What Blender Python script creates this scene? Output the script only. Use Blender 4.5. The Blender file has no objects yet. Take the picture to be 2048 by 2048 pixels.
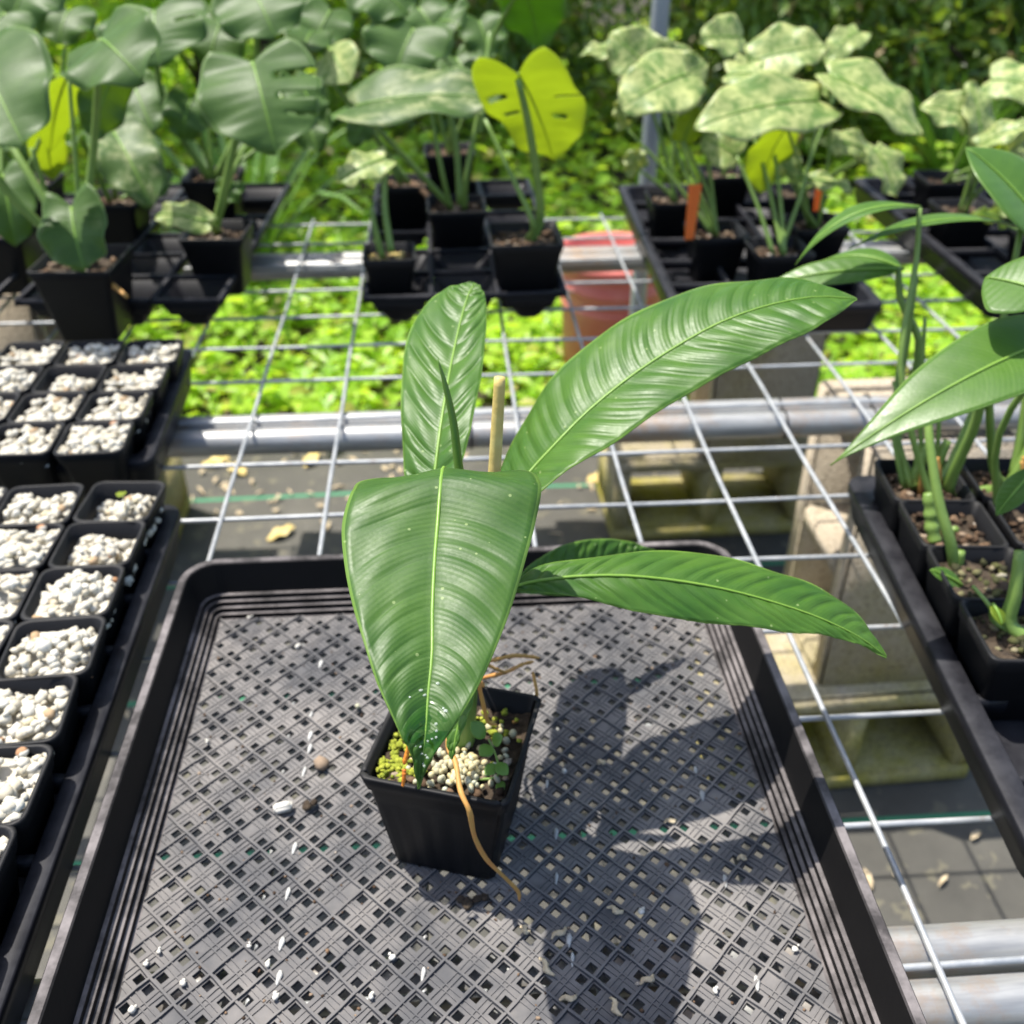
import bpy, bmesh, math, random
import numpy as np
from mathutils import Vector, Matrix
R = math.radians
random.seed(7); rng = np.random.default_rng(7)
sc = bpy.context.scene
COL = sc.collection

# ---------------------------------------------------------------- camera, sky, sun, exposure
cd = bpy.data.cameras.new('camera'); cam = bpy.data.objects.new('camera', cd); COL.objects.link(cam); sc.camera = cam
cd.sensor_width = 36; cd.lens = 36 * 2000 / 2048; cd.clip_start = .02; cd.clip_end = 400
cam.location = (0, 0, .553)
_p, _w = R(33.9), R(3.8)
_fw = Vector((math.sin(_w) * math.cos(_p), math.cos(_w) * math.cos(_p), -math.sin(_p)))
cam.rotation_euler = _fw.to_track_quat('-Z', 'Y').to_euler()
cd.dof.use_dof = True; cd.dof.focus_distance = .475; cd.dof.aperture_fstop = 9.0; cd.dof.aperture_blades = 0

SUN = Vector((-.35, .21, 1)).normalized()          # towards the sun
wd = bpy.data.worlds.new('World'); sc.world = wd; wd.use_nodes = True
wn = wd.node_tree.nodes; bg = wn['Background']
sky = wn.new('ShaderNodeTexSky'); sky.sky_type = 'NISHITA'; sky.sun_disc = False
sky.sun_elevation = math.asin(SUN.z); sky.sun_rotation = math.atan2(SUN.x, SUN.y)
sky.air_density = 1.0; sky.dust_density = 2.0; sky.ozone_density = 1.0
wd.node_tree.links.new(sky.outputs[0], bg.inputs[0]); bg.inputs[1].default_value = .15
sl = bpy.data.lights.new('sun', 'SUN'); sl.energy = 4.6; sl.angle = R(.55); sl.color = (1, .95, .87)
so = bpy.data.objects.new('sun', sl); COL.objects.link(so); so.location = (-3, 2, 8)
so.rotation_euler = (-SUN).to_track_quat('-Z', 'Y').to_euler()
sc.view_settings.view_transform = 'Standard'; sc.view_settings.look = 'None'
sc.view_settings.gamma = 1; sc.view_settings.use_curve_mapping = False; sc.view_settings.exposure = .88
sc.cycles.max_bounces = 7; sc.cycles.transparent_max_bounces = 6
sc.cycles.use_denoising = True

# ---------------------------------------------------------------- materials
M = {}
class NT:
    def __init__(s, name):
        s.m = bpy.data.materials.new(name); s.m.use_nodes = True; s.t = s.m.node_tree; s.n = s.t.nodes
        s.b = s.n['Principled BSDF']; s.out = s.n['Material Output']
    def add(s, typ, **kw):
        nd = s.n.new('ShaderNode' + typ)
        for k, v in kw.items():
            if k in nd.inputs.keys() and not hasattr(nd, k): nd.inputs[k].default_value = v
            else: setattr(nd, k, v)
        return nd
    def l(s, a, b): s.t.links.new(a, b)
    def co(s, kind='Object'): return s.add('TexCoord').outputs[kind]
    def noise(s, scale, detail=4, vec=None, rough=.55, dist=0):
        n = s.add('TexNoise'); n.inputs['Scale'].default_value = scale; n.inputs['Detail'].default_value = detail
        n.inputs['Roughness'].default_value = rough; n.inputs['Distortion'].default_value = dist
        s.l(vec if vec is not None else s.co(), n.inputs['Vector']); return n.outputs['Fac']
    def ramp(s, fac, stops):
        r = s.add('ValToRGB'); e = r.color_ramp.elements
        while len(e) < len(stops): e.new(.5)
        for i, (p, c) in enumerate(stops):
            e[i].position = p; e[i].color = (*c, 1) if len(c) == 3 else c
        s.l(fac, r.inputs[0]); return r.outputs[0]
    def mix(s, fac, a, b, mode='MIX'):
        x = s.add('Mix', data_type='RGBA', blend_type=mode)
        for v, i in ((fac, 0), (a, 6), (b, 7)):
            if isinstance(v, (int, float)): x.inputs[i].default_value = v
            elif isinstance(v, tuple): x.inputs[i].default_value = (*v, 1)
            else: s.l(v, x.inputs[i])
        return x.outputs[2]
    def math(s, op, a, b=None, c=None, clamp=False):
        x = s.add('Math', operation=op); x.use_clamp = clamp
        for i, v in enumerate((a, b, c)):
            if v is None: continue
            if isinstance(v, (int, float)): x.inputs[i].default_value = v
            else: s.l(v, x.inputs[i])
        return x.outputs[0]
    def bump(s, h, strength=.3, dist=.001):
        b = s.add('Bump'); b.inputs['Strength'].default_value = strength; b.inputs['Distance'].default_value = dist
        s.l(h, b.inputs['Height']); s.l(b.outputs[0], s.b.inputs['Normal']); return b.outputs[0]
    def color(s, c):
        if isinstance(c, tuple): s.b.inputs['Base Color'].default_value = (*c, 1)
        else: s.l(c, s.b.inputs['Base Color'])
    def set(s, **kw):
        for k, v in kw.items(): s.b.inputs[k.replace('_', ' ')].default_value = v

def plastic(name, c1, c2, dust, amount, rough=.42, scale=30, up=True):
    """black moulded plastic with pale dust lying on its upward faces"""
    t = NT(name); n1 = t.noise(scale, 6, rough=.65); n2 = t.noise(scale * 6, 3)
    base = t.mix(n1, c1, c2)
    g = t.add('NewGeometry'); sx = t.add('SeparateXYZ'); t.l(g.outputs['True Normal'], sx.inputs[0])
    f = t.ramp(n1, [(.4, (0, 0, 0)), (.64, (1, 1, 1))])
    f = t.math('MULTIPLY_ADD', n2, .35, t.math('MULTIPLY', f, .65))
    if up: f = t.math('MULTIPLY', f, t.math('POWER', t.math('MAXIMUM', sx.outputs[2], 0.02), 4))
    f = t.math('MULTIPLY', f, amount, clamp=True)
    t.color(t.mix(f, base, dust)); t.l(t.math('MULTIPLY_ADD', f, .5, rough, clamp=True), t.b.inputs['Roughness'])
    t.bump(n2, .15, .0006); t.set(Specular_IOR_Level=.16)
    M[name] = t.m
plastic('tray_plastic', (.003, .003, .0033), (.007, .0064, .0064), (.36, .325, .32), .6, rough=.55)
plastic('floor_plastic', (.034, .037, .044), (.082, .085, .092), (.235, .218, .203), 1.0, rough=.55, scale=10)
plastic('pot_plastic', (.006, .006, .007), (.011, .011, .012), (.1, .095, .09), .25, rough=.45)
plastic('carrier_plastic', (.006, .006, .008), (.011, .011, .014), (.1, .1, .11), .3, rough=.42)

def simple(name, c1, c2, scale, rough=.7, bump=.3, bd=.002, c3=None, metallic=0, spec=.4):
    t = NT(name); n = t.noise(scale, 6, rough=.6)
    st = [(.3, c1), (.7, c2)] if c3 is None else [(.25, c1), (.5, c2), (.75, c3)]
    t.color(t.ramp(n, st)); t.set(Roughness=rough, Metallic=metallic, Specular_IOR_Level=spec)
    t.bump(t.noise(scale * 3, 5), bump, bd); M[name] = t.m
    return t
def wire_mat():
    t = NT('wire_zinc'); c = t.add('NewGeometry').outputs['Position']; n = t.noise(45, 6, c); r = t.noise(26, 7, c, .75)
    base = t.ramp(n, [(.3, (.26, .28, .30)), (.7, (.46, .47, .47))]); col = t.mix(t.ramp(r, [(.6, (0, 0, 0)), (.7, (.8, .8, .8))]), base, (.2, .115, .06))
    t.color(col); t.set(Roughness=.5, Metallic=.35); t.bump(t.noise(300, 4, c), .4, .0008); M['wire_zinc'] = t.m
wire_mat()
simple('cable_tie', (.01, .01, .01), (.03, .03, .03), 40, .4, .05)
simple('pumice_brown', (.3, .15, .08), (.5, .3, .15), 60, .9, .4)
simple('soil', (.018, .012, .008), (.05, .035, .022), 90, .95, .8, .004, c3=(.11, .08, .05))
def pebbles(name, cols, rough=.85, bump=.5, scale=300):
    t = NT(name); g = t.add('NewGeometry'); n = t.noise(scale, 4)
    c = t.ramp(g.outputs['Random Per Island'], cols); t.n[c.node.name].color_ramp.interpolation = 'LINEAR'
    t.color(t.mix(t.math('MULTIPLY', n, .5), c, tuple(x * .55 for x in cols[0][1]))); t.set(Roughness=rough, Specular_IOR_Level=.25); t.bump(n, bump, .001); M[name] = t.m
pebbles('pumice', [(0, (.5, .45, .34)), (.5, (.6, .57, .48)), (.88, (.66, .64, .57)), (.95, (.55, .47, .26)), (1, (.4, .26, .14))])
pebbles('bead', [(0, (.45, .42, .3)), (.4, (.56, .46, .21)), (.75, (.6, .54, .33)), (1, (.5, .54, .42))], .45, .05)
pebbles('bark', [(0, (.035, .022, .014)), (.4, (.1, .06, .035)), (.75, (.22, .14, .085)), (.95, (.38, .3, .22)), (1, (.6, .56, .5))], .9, .5)
pebbles('grit', [(0, (.03, .028, .016)), (.4, (.07, .075, .025)), (.75, (.12, .12, .04)), (.95, (.3, .26, .16)), (1, (.5, .47, .4))], .9, .5)
simple('moss', (.10, .14, .012), (.28, .31, .03), 160, .95, .6, .003, c3=(.42, .43, .06))
simple('perlite', (.5, .48, .42), (.64, .62, .57), 200, .8, .3, .001)
simple('root_skin', (.33, .17, .05), (.5, .27, .07), 45, .55, .3, .001, c3=(.58, .2, .06))
simple('root_orange', (.55, .12, .02), (.75, .3, .03), 60, .5, .2, .001)
simple('dry_bract', (.38, .29, .18), (.62, .53, .36), 200, .9, .4)
simple('trunk_bark', (.022, .014, .009), (.07, .047, .03), 14, .95, .9, .02)
simple('post_steel', (.25, .27, .3), (.36, .38, .41), 9, .42, .1, .001, metallic=.4)
simple('cut_stem', (.5, .36, .1), (.62, .5, .2), 60, .5, .2)
simple('red_plastic', (.6, .12, .10), (.7, .26, .22), 7, .5, .15, .002)
simple('teardrop_white', (.32, .32, .31), (.5, .5, .47), 90, .85, .2)

def pipe_mat():
    t = NT('pipe_zinc'); c = t.co()
    mp = t.add('Mapping'); mp.inputs['Scale'].default_value = (3, 30, 30); t.l(c, mp.inputs[0])
    n = t.noise(6, 6, mp.outputs[0]); n2 = t.noise(160, 3, c); n3 = t.noise(7, 7, c, rough=.75)
    base = t.ramp(n, [(.3, (.27, .275, .275)), (.7, (.42, .42, .405))])
    rust = t.ramp(n3, [(.49, (0, 0, 0)), (.66, (.75, .75, .75))])
    col = t.mix(rust, base, (.36, .22, .11)); t.color(col)
    t.set(Metallic=.45, Specular_IOR_Level=.5); t.l(t.math('MULTIPLY_ADD', n2, .25, .3), t.b.inputs['Roughness'])
    t.bump(n2, .12, .0006); M['pipe_zinc'] = t.m
pipe_mat()

def block_mat():
    t = NT('concrete'); c = t.co()
    n = t.noise(9, 7, c, .65); fine = t.noise(220, 4, c); mo = t.noise(5.5, 6, c, .7)
    base = t.ramp(n, [(.25, (.33, .27, .2)), (.55, (.46, .39, .29)), (.8, (.58, .5, .38))])
    base = t.mix(.35, base, t.ramp(fine, [(.3, (.22, .18, .13)), (.7, (.6, .53, .42))]))
    g = t.add('NewGeometry'); sx = t.add('SeparateXYZ'); t.l(g.outputs['Position'], sx.inputs[0])
    low = t.math('MULTIPLY', t.math('ADD', sx.outputs[2], .3), -2.2)          # moss grows up from the damp foot
    f = t.math('MULTIPLY_ADD', mo, 2.4, t.math('ADD', low, -1.12), clamp=True)
    col = t.mix(f, base, t.ramp(fine, [(.3, (.13, .12, .012)), (.7, (.42, .36, .05))])); t.color(col)
    t.set(Roughness=.95, Specular_IOR_Level=.2)
    vo = t.add('TexVoronoi'); vo.inputs['Scale'].default_value = 110; t.l(c, vo.inputs['Vector']); po = t.math('LESS_THAN', vo.outputs['Distance'], t.math('MULTIPLY', n, .5))
    t.color(t.mix(t.math('MULTIPLY', po, .45), col, (.1, .08, .055)))
    t.bump(t.math('SUBTRACT', t.math('ADD', fine, t.math('MULTIPLY', n, 2)), po), .9, .003); M['concrete'] = t.m
block_mat()

def mat_mat():
    t = NT('weed_mat'); c = t.co(); sx = t.add('SeparateXYZ'); t.l(c, sx.inputs[0])
    n = t.noise(2.2, 7, c, .7); n2 = t.noise(30, 5, c)
    w1 = t.add('TexWave', wave_type='BANDS', bands_direction='X'); w1.inputs['Scale'].default_value = 130; t.l(c, w1.inputs[0])
    w2 = t.add('TexWave', wave_type='BANDS', bands_direction='Y'); w2.inputs['Scale'].default_value = 130; t.l(c, w2.inputs[0])
    wv = t.math('MULTIPLY', w1.outputs[1], w2.outputs[1])
    base = t.ramp(n, [(.3, (.055, .053, .046)), (.6, (.105, .1, .085)), (.8, (.19, .175, .145))])
    base = t.mix(t.math('MULTIPLY', wv, .35), base, (.03, .03, .03))
    base = t.mix(t.math('MULTIPLY', t.math('GREATER_THAN', n2, .62), .35), base, (.22, .2, .13))
    # printed guide stripes every 12 inches
    d = t.math('ABSOLUTE', t.math('SUBTRACT', t.math('MODULO', t.math('ADD', sx.outputs[1], -.905 + 30.5 + .1525), .305), .1525))
    st = t.math('LESS_THAN', d, .0055)
    t.color(t.mix(st, base, (.05, .23, .12))); t.set(Roughness=.8, Specular_IOR_Level=.3)
    t.bump(wv, .5, .001); M['weed_mat'] = t.m
mat_mat()
simple('earth', (.022, .02, .010), (.05, .042, .022), 5, .95, .8, .02)

def leaf_mat(name, base, lite, vein, trans, nve=0, rough=.36, tfac=.32, varieg=None, vscale=30, vthr=.5, wet=False, attr=False, spec=.5, veinw=.06, vamt=.5, fine=False):
    t = NT(name); uv = t.add('UVMap'); sx = t.add('SeparateXYZ'); t.l(uv.outputs[0], sx.inputs[0])
    c = t.co(); n = t.noise(24 if fine else 38, 6, c, .62); n2 = t.noise(420, 3, c)
    col = t.mix(t.ramp(n, [(.3, (0, 0, 0)), (.75, (1, 1, 1))]), base, lite)
    tr = t.mix(n, trans, tuple(min(1, x * 1.15) for x in trans))
    if attr:
        a = t.add('Attribute', attribute_name='rnd'); col = t.ramp(a.outputs['Fac'], [(0, base), (.9, lite), (.93, (.22, .12, .05)), (1, (.4, .27, .1))])
        col = t.mix(t.math('MULTIPLY', n, .3), col, lite)
    if varieg:
        mp = t.add('Mapping'); mp.inputs['Scale'].default_value = (vscale * .55, vscale * 2.0, 1); t.l(uv.outputs[0], mp.inputs[0])
        oi = t.add('ObjectInfo'); cx = t.add('CombineXYZ'); t.l(t.math('MULTIPLY', oi.outputs['Random'], 40), cx.inputs[0]); t.l(t.math('MULTIPLY', oi.outputs['Random'], 17), cx.inputs[1])
        t.l(cx.outputs[0], mp.inputs['Location'])
        v = t.noise(1, 6, mp.outputs[0], .72, .6)
        f = t.ramp(v, [(vthr - .09, (0, 0, 0)), (vthr + .10, (1, 1, 1))])
        col = t.mix(f, col, varieg); tr = t.mix(f, tr, (.85, .85, .4))
    if nve:
        ph = t.math('FRACT', t.math('MULTIPLY', sx.outputs[1], float(nve)))
        d = t.math('ABSOLUTE', t.math('SUBTRACT', ph, .5))
        vm = t.math('SUBTRACT', 1, t.math('DIVIDE', d, veinw, clamp=True))
        fade = t.math('SUBTRACT', 1, t.math('POWER', t.math('ABSOLUTE', sx.outputs[0]), 3))
        col = t.mix(t.math('MULTIPLY', t.math('MULTIPLY', vm, fade), vamt), col, vein)
        ph2 = t.math('FRACT', t.math('MULTIPLY', sx.outputs[1], float(nve) * 5))
        d2 = t.math('ABSOLUTE', t.math('SUBTRACT', ph2, .5))
        col = t.mix(t.math('MULTIPLY', t.math('SUBTRACT', 1, t.math('DIVIDE', d2, .5, clamp=True)), min(.12, vamt)), col, vein)
        edge = t.math('GREATER_THAN', t.math('ABSOLUTE', sx.outputs[0]), .965)
        col = t.mix(t.math('MULTIPLY', edge, .7), col, vein)
    if fine:
        vo = t.add('TexVoronoi'); vo.inputs['Scale'].default_value = 95; t.l(c, vo.inputs['Vector'])
        col = t.mix(t.math('MULTIPLY', t.math('LESS_THAN', vo.outputs['Distance'], .075), .45), col, (.4, .5, .2))
    ro = t.math('MULTIPLY_ADD', n2, .22, rough - .1)
    if wet:
        w = t.noise(75, 2, c, .5, .3); zone = t.ramp(sx.outputs[1], [(.70, (0, 0, 0)), (.76, (1, 1, 1)), (.86, (1, 1, 1)), (.92, (0, 0, 0))])
        wm = t.math('MULTIPLY', t.math('GREATER_THAN', w, .49), zone)
        col = t.mix(t.math('MULTIPLY', wm, .85), col, (.016, .075, .004)); ro = t.mix(wm, ro, (.06, .06, .06))
    t.color(col); t.l(ro, t.b.inputs['Roughness']); t.set(Specular_IOR_Level=spec)
    hh = n2
    if fine: hh = t.math('MULTIPLY_ADD', t.math('MULTIPLY', d2, fade), 1.6, t.math('MULTIPLY', n2, .8))
    t.bump(hh, .17 if fine else .14, .0006)
    tb = t.add('BsdfTranslucent'); t.l(tr, tb.inputs[0])
    ms = t.add('MixShader'); ms.inputs[0].default_value = tfac
    t.l(t.b.outputs[0], ms.inputs[1]); t.l(tb.outputs[0], ms.inputs[2]); t.l(ms.outputs[0], t.out.inputs[0])
    M[name] = t.m
leaf_mat('philo_leaf', (.03, .098, .011), (.082, .172, .02), (.2, .34, .06), (.26, .5, .015), nve=22, rough=.42, tfac=.3, vamt=.07, spec=.4, fine=True)
leaf_mat('philo_leaf_wet', (.024, .08, .010), (.066, .142, .018), (.18, .31, .05), (.24, .46, .015), nve=18, rough=.45, tfac=.28, wet=True, vamt=.06, spec=.45, fine=True)
leaf_mat('climber_leaf', (.055, .135, .016), (.09, .185, .025), (.2, .32, .08), (.28, .5, .02), nve=12, rough=.36, tfac=.34, vamt=.12, spec=.42)
leaf_mat('monstera_leaf', (.045, .098, .022), (.082, .15, .038), (.25, .35, .15), (.42, .58, .03), nve=9, rough=.46, tfac=.36, vamt=.06, veinw=.12, spec=.28)
leaf_mat('monstera_var', (.05, .105, .025), (.09, .155, .042), (.25, .35, .15), (.36, .5, .05), nve=9, rough=.46, tfac=.34, vamt=.05, veinw=.12, spec=.28, varieg=(.36, .39, .2), vscale=3.2, vthr=.57)
leaf_mat('young_leaf', (.12, .2, .02), (.2, .27, .03), (.4, .48, .08), (.58, .68, .1), nve=9, rough=.42, tfac=.58, vamt=.12, veinw=.1)
leaf_mat('pale_leaf', (.085, .19, .042), (.17, .28, .07), (.42, .46, .2), (.6, .66, .12), nve=10, rough=.45, tfac=.36, vamt=.06, varieg=(.5, .54, .22), vscale=4.2, vthr=.50)
leaf_mat('cover_leaf', (.14, .31, .022), (.38, .56, .05), (.3, .4, .05), (.66, .92, .05), tfac=.45, rough=.42, attr=True)
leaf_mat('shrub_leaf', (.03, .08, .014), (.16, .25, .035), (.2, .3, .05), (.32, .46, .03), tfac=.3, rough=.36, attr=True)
leaf_mat('orange_tag', (.8, .22, .04), (.9, .3, .06), (.9, .3, .06), (.95, .32, .05), tfac=.5, rough=.5)
leaf_mat('seedling_leaf', (.11, .22, .03), (.16, .29, .045), (.2, .35, .06), (.25, .5, .04), nve=5, tfac=.3, vamt=.2)
leaf_mat('petiole_green', (.14, .24, .05), (.22, .33, .07), (.2, .3, .06), (.25, .4, .05), tfac=.12, rough=.4)
leaf_mat('midrib_green', (.15, .29, .035), (.21, .36, .05), (.2, .3, .06), (.35, .5, .06), tfac=.15, rough=.4)
leaf_mat('spear_green', (.075, .16, .02), (.11, .21, .03), (.2, .3, .06), (.2, .4, .03), tfac=.1, rough=.4)

# ---------------------------------------------------------------- mesh helpers
def mk(name, verts, faces, mat, parent=None, smooth=True, uvs=None, rnd=None):
    me = bpy.data.meshes.new(name); me.from_pydata([tuple(v) for v in verts], [], faces)
    if mat is not None: me.materials.append(M[mat] if isinstance(mat, str) else mat)
    if smooth: me.polygons.foreach_set('use_smooth', [True] * len(me.polygons))
    if uvs is not None:
        ul = me.uv_layers.new(name='UVMap'); li = np.empty(len(me.loops), dtype=np.int32); me.loops.foreach_get('vertex_index', li)
        ul.data.foreach_set('uv', np.asarray(uvs, dtype=np.float32)[li].ravel())
    if rnd is not None:
        at = me.attributes.new('rnd', 'FLOAT', 'FACE'); at.data.foreach_set('value', np.asarray(rnd, dtype=np.float32))
    me.update(); o = bpy.data.objects.new(name, me); COL.objects.link(o)
    if parent is not None: o.parent = parent
    return o
def wpart(name, vf, mat, root, parent=None, smooth=True, **kw):
    """vf in world coordinates; the piece hangs under root (or under a part of root, which sits at root's origin)"""
    off = root.location; vs = [Vector(v) - off for v in vf[0]]
    return mk(name, vs, vf[1], mat, parent or root, smooth, **kw)
def thing(name, label, cat, loc=(0, 0, 0), rz=0, group=None):
    o = bpy.data.objects.new(name, None); o.empty_display_size = .02; COL.objects.link(o); o.location = loc; o.rotation_euler = (0, 0, rz)
    return tag(o, label, cat, group)
def tag(o, label=None, cat=None, group=None, kind=None):
    if label: o['label'] = label
    if cat: o['category'] = cat
    if group: o['group'] = group
    if kind: o['kind'] = kind
    return o
def dup(root, loc, rz=0, label=None, group=None):
    r = root.copy(); COL.objects.link(r); r.location = loc; r.rotation_euler = (0, 0, rz)
    if label: r['label'] = label
    if group: r['group'] = group
    for ch in list(root.children):
        c = ch.copy(); COL.objects.link(c); c.parent = r
        for g in list(ch.children):
            d = g.copy(); COL.objects.link(d); d.parent = c
    return r
def join(*vfs):
    V, F = [], []
    for v, f in vfs:
        o = len(V); V += list(v); F += [tuple(i + o for i in q) for q in f]
    return V, F
def box(c, s):
    x, y, z = c; a, b, d = s[0] / 2, s[1] / 2, s[2] / 2
    V = [(x + i * a, y + j * b, z + k * d) for k in (-1, 1) for j in (-1, 1) for i in (-1, 1)]
    return V, [(0, 2, 3, 1), (4, 5, 7, 6), (0, 1, 5, 4), (2, 6, 7, 3), (0, 4, 6, 2), (1, 3, 7, 5)]
def catmull(P, n):
    P = [Vector(p) for p in P]; out = []; N = len(P) - 1
    for k in range(n):
        t = k / (n - 1) * N; i = min(int(t), N - 1); f = t - i
        out.append(cr(P, i, f))
    return out
def cr(P, i, f):
    p1, p2 = P[i], P[i + 1]; p0 = P[i - 1] if i > 0 else p1 * 2 - p2; p3 = P[i + 2] if i + 2 < len(P) else p2 * 2 - p1
    return .5 * (2 * p1 + (p2 - p0) * f + (2 * p0 - 5 * p1 + 4 * p2 - p3) * f * f + (3 * p1 - p0 - 3 * p2 + p3) * f ** 3)
def crv(vals, t):
    """catmull on a list of floats or vectors at t in 0..1"""
    N = len(vals) - 1; t = max(0., min(1., t)) * N; i = min(int(t), N - 1); f = t - i
    p1, p2 = vals[i], vals[i + 1]; p0 = vals[i - 1] if i > 0 else p1 * 2 - p2; p3 = vals[i + 2] if i + 2 < len(vals) else p2 * 2 - p1
    return .5 * (2 * p1 + (p2 - p0) * f + (2 * p0 - 5 * p1 + 4 * p2 - p3) * f * f + (3 * p1 - p0 - 3 * p2 + p3) * f ** 3)
def tube(P, rad, n=8, seg=None, flat=1.0, cap=True):
    pts = catmull(P, seg) if seg else [Vector(p) for p in P]; m = len(pts)
    rr = rad if isinstance(rad, (list, tuple)) else [rad, rad]
    V, F = [], []; ref = None
    for i, p in enumerate(pts):
        t = (pts[min(i + 1, m - 1)] - pts[max(i - 1, 0)]).normalized()
        if ref is None: ref = Vector((0, 0, 1)) if abs(t.z) < .8 else Vector((0, 1, 0))
        a = t.cross(ref).normalized(); ref = a.cross(t).normalized()
        k = i / (m - 1) * (len(rr) - 1); j = min(int(k), len(rr) - 2); r = rr[j] + (rr[j + 1] - rr[j]) * (k - j)
        for q in range(n):
            an = 2 * math.pi * q / n; V.append(p + a * (math.cos(an) * r) + ref * (math.sin(an) * r * flat))
    for i in range(m - 1):
        for q in range(n): F.append((i * n + q, i * n + (q + 1) % n, (i + 1) * n + (q + 1) % n, (i + 1) * n + q))
    if cap: F.append(tuple(range(n - 1, -1, -1))); F.append(tuple((m - 1) * n + q for q in range(n)))
    return V, F
def rr_ring(hx, hy, r, z, n=5, cx=0, cy=0):
    out = []
    for sx, sy, a0 in ((1, 1, 0), (-1, 1, 90), (-1, -1, 180), (1, -1, 270)):
        for k in range(n + 1):
            a = R(a0 + 90 * k / n); out.append(Vector((cx + sx * (hx - r) + r * math.cos(a), cy + sy * (hy - r) + r * math.sin(a), z)))
    return out
def loft(rings, cap0=False, cap1=False):
    n = len(rings[0]); V = [v for r in rings for v in r]; F = []
    for i in range(len(rings) - 1):
        for q in range(n): F.append((i * n + q, i * n + (q + 1) % n, (i + 1) * n + (q + 1) % n, (i + 1) * n + q))
    if cap0: F.append(tuple(range(n - 1, -1, -1)))
    if cap1: F.append(tuple((len(rings) - 1) * n + q for q in range(n)))
    return V, F
def xform(vf, loc=(0, 0, 0), rz=0):
    m = Matrix.Translation(loc) @ Matrix.Rotation(rz, 4, 'Z'); return [m @ Vector(v) for v in vf[0]], vf[1]
def solid(o, th):
    md = o.modifiers.new('thickness', 'SOLIDIFY'); md.thickness = th; md.offset = -1; return o
_ico = {}
def ico(sub):
    if sub not in _ico:
        b = bmesh.new(); bmesh.ops.create_icosphere(b, subdivisions=sub, radius=1)
        _ico[sub] = (np.array([v.co[:] for v in b.verts]), [tuple(v.index for v in f.verts) for f in b.faces]); b.free()
    return _ico[sub]
def stones(pts, sizes, sub=1, rough=.25, squash=.75):
    V, F = [], []; v0, f0 = ico(sub)
    for p, s in zip(pts, sizes):
        ax = rng.uniform(.7, 1.2, 3); ax[2] *= squash; d = 1 + rng.uniform(-rough, rough, (len(v0), 1))
        q = Matrix.Rotation(rng.uniform(0, 6.28), 3, 'Z') @ Matrix.Rotation(rng.uniform(-.5, .5), 3, 'X')
        w = (v0 * ax * d * s) @ np.array(q).T + np.array(p); o = len(V); V += w.tolist(); F += [tuple(i + o for i in f) for f in f0]
    return V, F

# ---------------------------------------------------------------- leaves
def leaf_stations(st, nv=190, nu=20, pleat=.001, nve=15, sweep=.07, cup=.0):
    """st: [(midrib, left edge, right edge)] from base to tip. Rows follow the side veins, so the blade is pleated along them."""
    mid = [Vector(a[0]) for a in st]; lf = [Vector(a[1]) for a in st]; rt = [Vector(a[2]) for a in st]
    V, F, U = [], [], []
    for i in range(nv + 1):
        s = i / nv
        for j in range(nu + 1):
            u = -1 + 2 * j / nu; au = abs(u)
            t = min(1, s + sweep * au ** 1.5 * 4 * s * (1 - s))
            m = crv(mid, t); e = crv(lf if u < 0 else rt, t); side = e - m
            tan = (crv(mid, min(1, t + .02)) - crv(mid, max(0, t - .02))); full = crv(rt, t) - crv(lf, t)
            nrm = full.cross(tan); nrm = nrm.normalized() if nrm.length > 1e-9 else Vector((0, 0, 1))
            if nrm.z < 0 and nrm.y > 0: nrm = -nrm
            sj = s + .010 * math.sin(21 * s + (2 if u < 0 else 5)) + .006 * math.sin(53 * s)
            h = pleat * (2 * abs(math.sin(math.pi * nve * sj)) ** .55 - 1.2) * math.sin(math.pi * min(1, au * 1.02)) ** .8 * min(1, 6 * (1 - s)) \
                + cup * side.length * math.sin(math.pi * au) + .0006 * math.sin(37 * s + 9 * u) * au
            V.append(m + side * au + nrm * h); U.append((u, s))
    for i in range(nv):
        for j in range(nu):
            a = i * (nu + 1) + j; F.append((a, a + 1, a + nu + 2, a + nu + 1))
    return V, F, U
def prof(kind, s):
    if kind == 'acum': return max(0, math.sin(math.pi * min(1, s ** .56))) ** 1.5
    if kind == 'lance': return max(0, math.sin(math.pi * min(1, s ** .75))) ** .85
    if kind == 'oblong': return min(1, (s * 4.5 + .02)) ** .6 * max(0, 1 - ((s - .45) / .55) ** 2 if s > .45 else 1) ** .6
    return 1.62 * (s + .03) ** .33 * max(0, 1 - s) ** .74       # heart
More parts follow.
